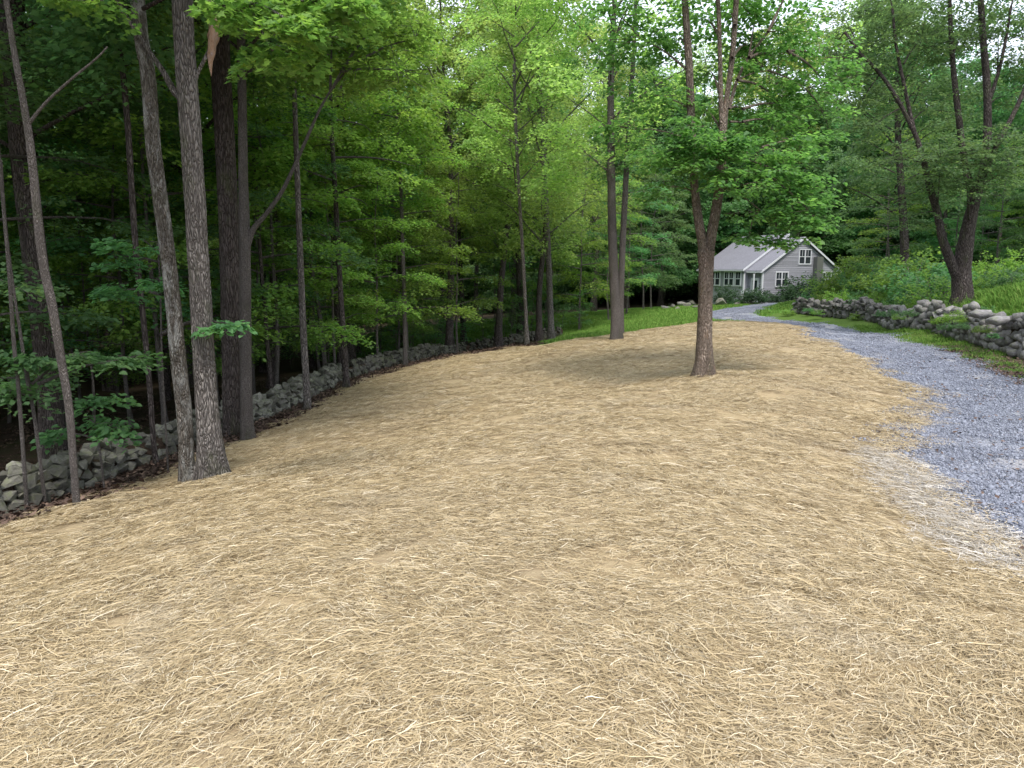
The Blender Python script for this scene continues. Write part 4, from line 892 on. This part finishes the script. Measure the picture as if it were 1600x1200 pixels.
for yy, n_, ww in ((2.2, 1, .55), (3.3, 2, 1.05), (5.05, 2, 1.15), (6.3, 1, .6)): window(yy, 1.98, ww, 1.08, 'e', n_, True, -.5)
mb = MB(); box(mb, (-.05, .75, 1.02), (.06, .9, 2.05)); dr = ob('door', mb.mesh('door', M_door, False), house)
mb = MB(); box(mb, (-.09, .75, 1.45), (.03, .55, .8)); ob('pane', mb.mesh('pane', M_glass, False), dr)
mb = MB(); box(mb, (-.45, .72, -.25), (.85, 1.4, .5)); ob('porch_floor', mb.mesh('porch_floor', M_conc, False), house)
mb = MB()
for yy in (.1, .75, 1.38): box(mb, (-.82, yy, 1.2 if yy in (.1,) else .5), (.1, .1, 2.4 if yy in (.1,) else 1.0))
box(mb, (-.82, .74, .98), (.07, 1.3, .06)); box(mb, (-.82, .74, .15), (.06, 1.3, .05))
for i in range(9): box(mb, (-.82, .2 + i * .13, .55), (.03, .03, .85))
ob('porch_railing', mb.mesh('porch_railing', M_white, False), house)

# ------------------------------------------------------------------ shrubs, ferny bank, boulders
def bush(seed, R, Hh, K, nleaf, size, mat_, tpl='far'):
    g = np.random.default_rng(seed); lb = LB(seed); mb = MB(); u = g.normal(0, 1, (K, 3)); u[:, 2] = np.abs(u[:, 2]); u /= np.linalg.norm(u, axis=1)[:, None]; u *= g.uniform(.4, 1, (K, 1))
    lump = 1 + .25 * np.sin(np.arctan2(u[:, 1], u[:, 0]) * 3 + seed)
    C = u * np.array([R, R, Hh]) * lump[:, None] + (0, 0, .1); lb.sprays(C * .85, np.arctan2(u[:, 1], u[:, 0]) + g.normal(0, .4, K), g.uniform(0, .9, K), g.uniform(.25, .45, K) * R, nleaf, size, droop=.1, wob=.7, thick=.05)
    for i in range(0, K, max(1, K // 12)): tube(mb, [(0, 0, -.1), C[i] * .5, C[i] * .9], [.02, .014, .006], 5, 2)
    return mb.mesh('stems', M_bark_s), lb.mesh('foliage', tpl, mat_)
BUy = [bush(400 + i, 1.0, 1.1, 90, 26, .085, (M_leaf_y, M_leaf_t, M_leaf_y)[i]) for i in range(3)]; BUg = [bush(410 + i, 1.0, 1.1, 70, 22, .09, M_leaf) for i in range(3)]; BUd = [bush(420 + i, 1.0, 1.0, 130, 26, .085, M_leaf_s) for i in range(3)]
def put_bush(B, px, py, Y, s, label, name='shrub', sz=1., group=None, cat='shrub'):
    p = unproj(px, py, Y); z = h1(p[0], Y); r = thing(name, label, cat, (p[0], Y, z), random.random() * 6.28, group); r.scale = (s, s, s * sz)
    ob('stems', B[0], r); ob('foliage', B[1], r); return r
put_bush(BUd[0], 1173, 478, 54.5, 1.35, 'round grey-green shrub in front of the house porch', sz=1.0)
put_bush(BUd[1], 1203, 477, 55.5, .9, 'dark low shrub at the near corner of the house')
put_bush(BUd[2], 1244, 472, 56.5, 1.45, 'dark spreading yew under the lower gable window'); put_bush(BUd[0], 1262, 470, 57.5, 1.8, 'tallest dark yew beside the chimney chase', sz=1.1)
put_bush(BUd[1], 1131, 480, 56, .75, 'small upright conifer shrub below the bay windows', sz=2.1); put_bush(BUg[1], 1147, 480, 55, .55, 'low dark shrub among the boulders by the bay')
put_bush(BUg[0], 1285, 466, 58, 1.1, 'pale green shrub near the right end of the house', sz=1.)
i = 0
wp = []; bb_ = []
wl = WALL_R[1:]
for t in (.07, .16, .26, .33, .40, .46, .52, .57, .62, .67, .72, .77, .82, .87, .92, .97):
    k = t * (len(wl) - 1); j = int(k); q0 = np.array(wl[j]) * (1 - k + j) + np.array(wl[min(j+1, len(wl)-1)]) * (k - j); Yc = q0[1] - .12; hz = random.choice([0., .25, .45, .6]) if t > .3 else .5
    for rep in range(1):
        qq = put_bush((BUg, BUy)[i % 2][i % 3], 800 + F * (q0[0] + random.uniform(-.7, .7)) / Yc, 500, Yc, random.uniform(.26, .46) * (1 if t > .3 else .7), 'weed', 'wall_plant', group='leafy plants growing over the right wall', cat='plant', sz=.8)
        qq.location.z += hz; wp.append(qq); i += 1; hz = .75 - hz
ORD += [w_ + ' from the left' for w_ in ('13th', '14th', '15th', '16th', '17th', '18th', '19th', '20th', '21st', '22nd', '23rd', '24th', '25th', '26th', '27th', '28th', '29th', '30th')]
order(wp, 'leafy plant growing over the right stone wall, %s')
for px, py, Y, s, k in [(1300,470,47,1.1,1),(1325,468,46,1.2,1),(1345,470,43,1.0,0),(1362,462,45,1.3,1),(1385,470,41,1.2,1),(1405,468,38,1.2,0),(1425,470,36,1.3,1),(1445,468,34,1.3,0),(1462,472,32,1.1,0),(1470,470,29,.9,1),
                        (1310,480,41,.7,1),(1340,482,39,.6,0),(1372,484,36,.6,1),(1400,484,33,.55,0),(1430,484,30,.5,1),(1260,478,44,.6,0),(1285,476,43,.6,1),(1555,452,31,.6,1),(1585,458,28,.7,0),(1545,440,38,.8,1),(1600,440,36,.9,1),(1575,430,44,.9,0),(1476,478,25.5,.45,1),(1532,482,24,.4,0),(1350,448,52,1.6,1),(1385,446,54,1.6,0)]:
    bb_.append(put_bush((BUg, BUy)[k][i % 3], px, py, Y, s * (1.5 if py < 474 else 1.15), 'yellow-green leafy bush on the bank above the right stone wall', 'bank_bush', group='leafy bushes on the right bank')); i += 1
order(bb_, 'leafy bush on the bank above the right stone wall, %s')
def boulder(px, py, s, label, rz=0, sz=.6, name='boulder', Y=None):
    p = ghit(px, py); tag(ob(name, random.choice(STR + STN), None, (p[0], p[1], p[2] + s * sz * .3), (.1, 0, rz), (s, s * .75, s * sz)), label, 'rock').data
boulder(1196, 470, 1.6, 'broad tan boulder on the lawn below the dark low shrub', .2, .5); boulder(1216, 466, 1.1, 'smaller boulder right of the broad tan one', .5, .6); boulder(1128, 478, 1.0, 'pale slanting boulder just right of the brown maple trunk', .4, .8)
boulder(1160, 476, .8, 'whitish rock left of the round porch shrub', .9, .7)
boulder(1152, 477, .55, 'small grey rock between the whitish rock and bay', .1, .6)
i = 0
for px, py, s in [(1040,483,.9),(1052,481,.8),(1063,478,1.0),(1073,480,.9),(1082,477,1.1),(1048,477,.7),(1068,473,.8),(1058,484,.6),(1087,482,.7),(1078,472,.8)]:
    boulder(px, py, s * .9, 'pale rock in the small rockery at the lawn edge left of the brown maple trunk', i, .6); bpy.context.scene.collection.objects[-1]['group'] = 'rockery stones at the lawn edge'; i += 1
tot = sum(len(m.polygons) for m in bpy.data.meshes); print('polys in meshes', tot, 'objects', len(sc.objects))
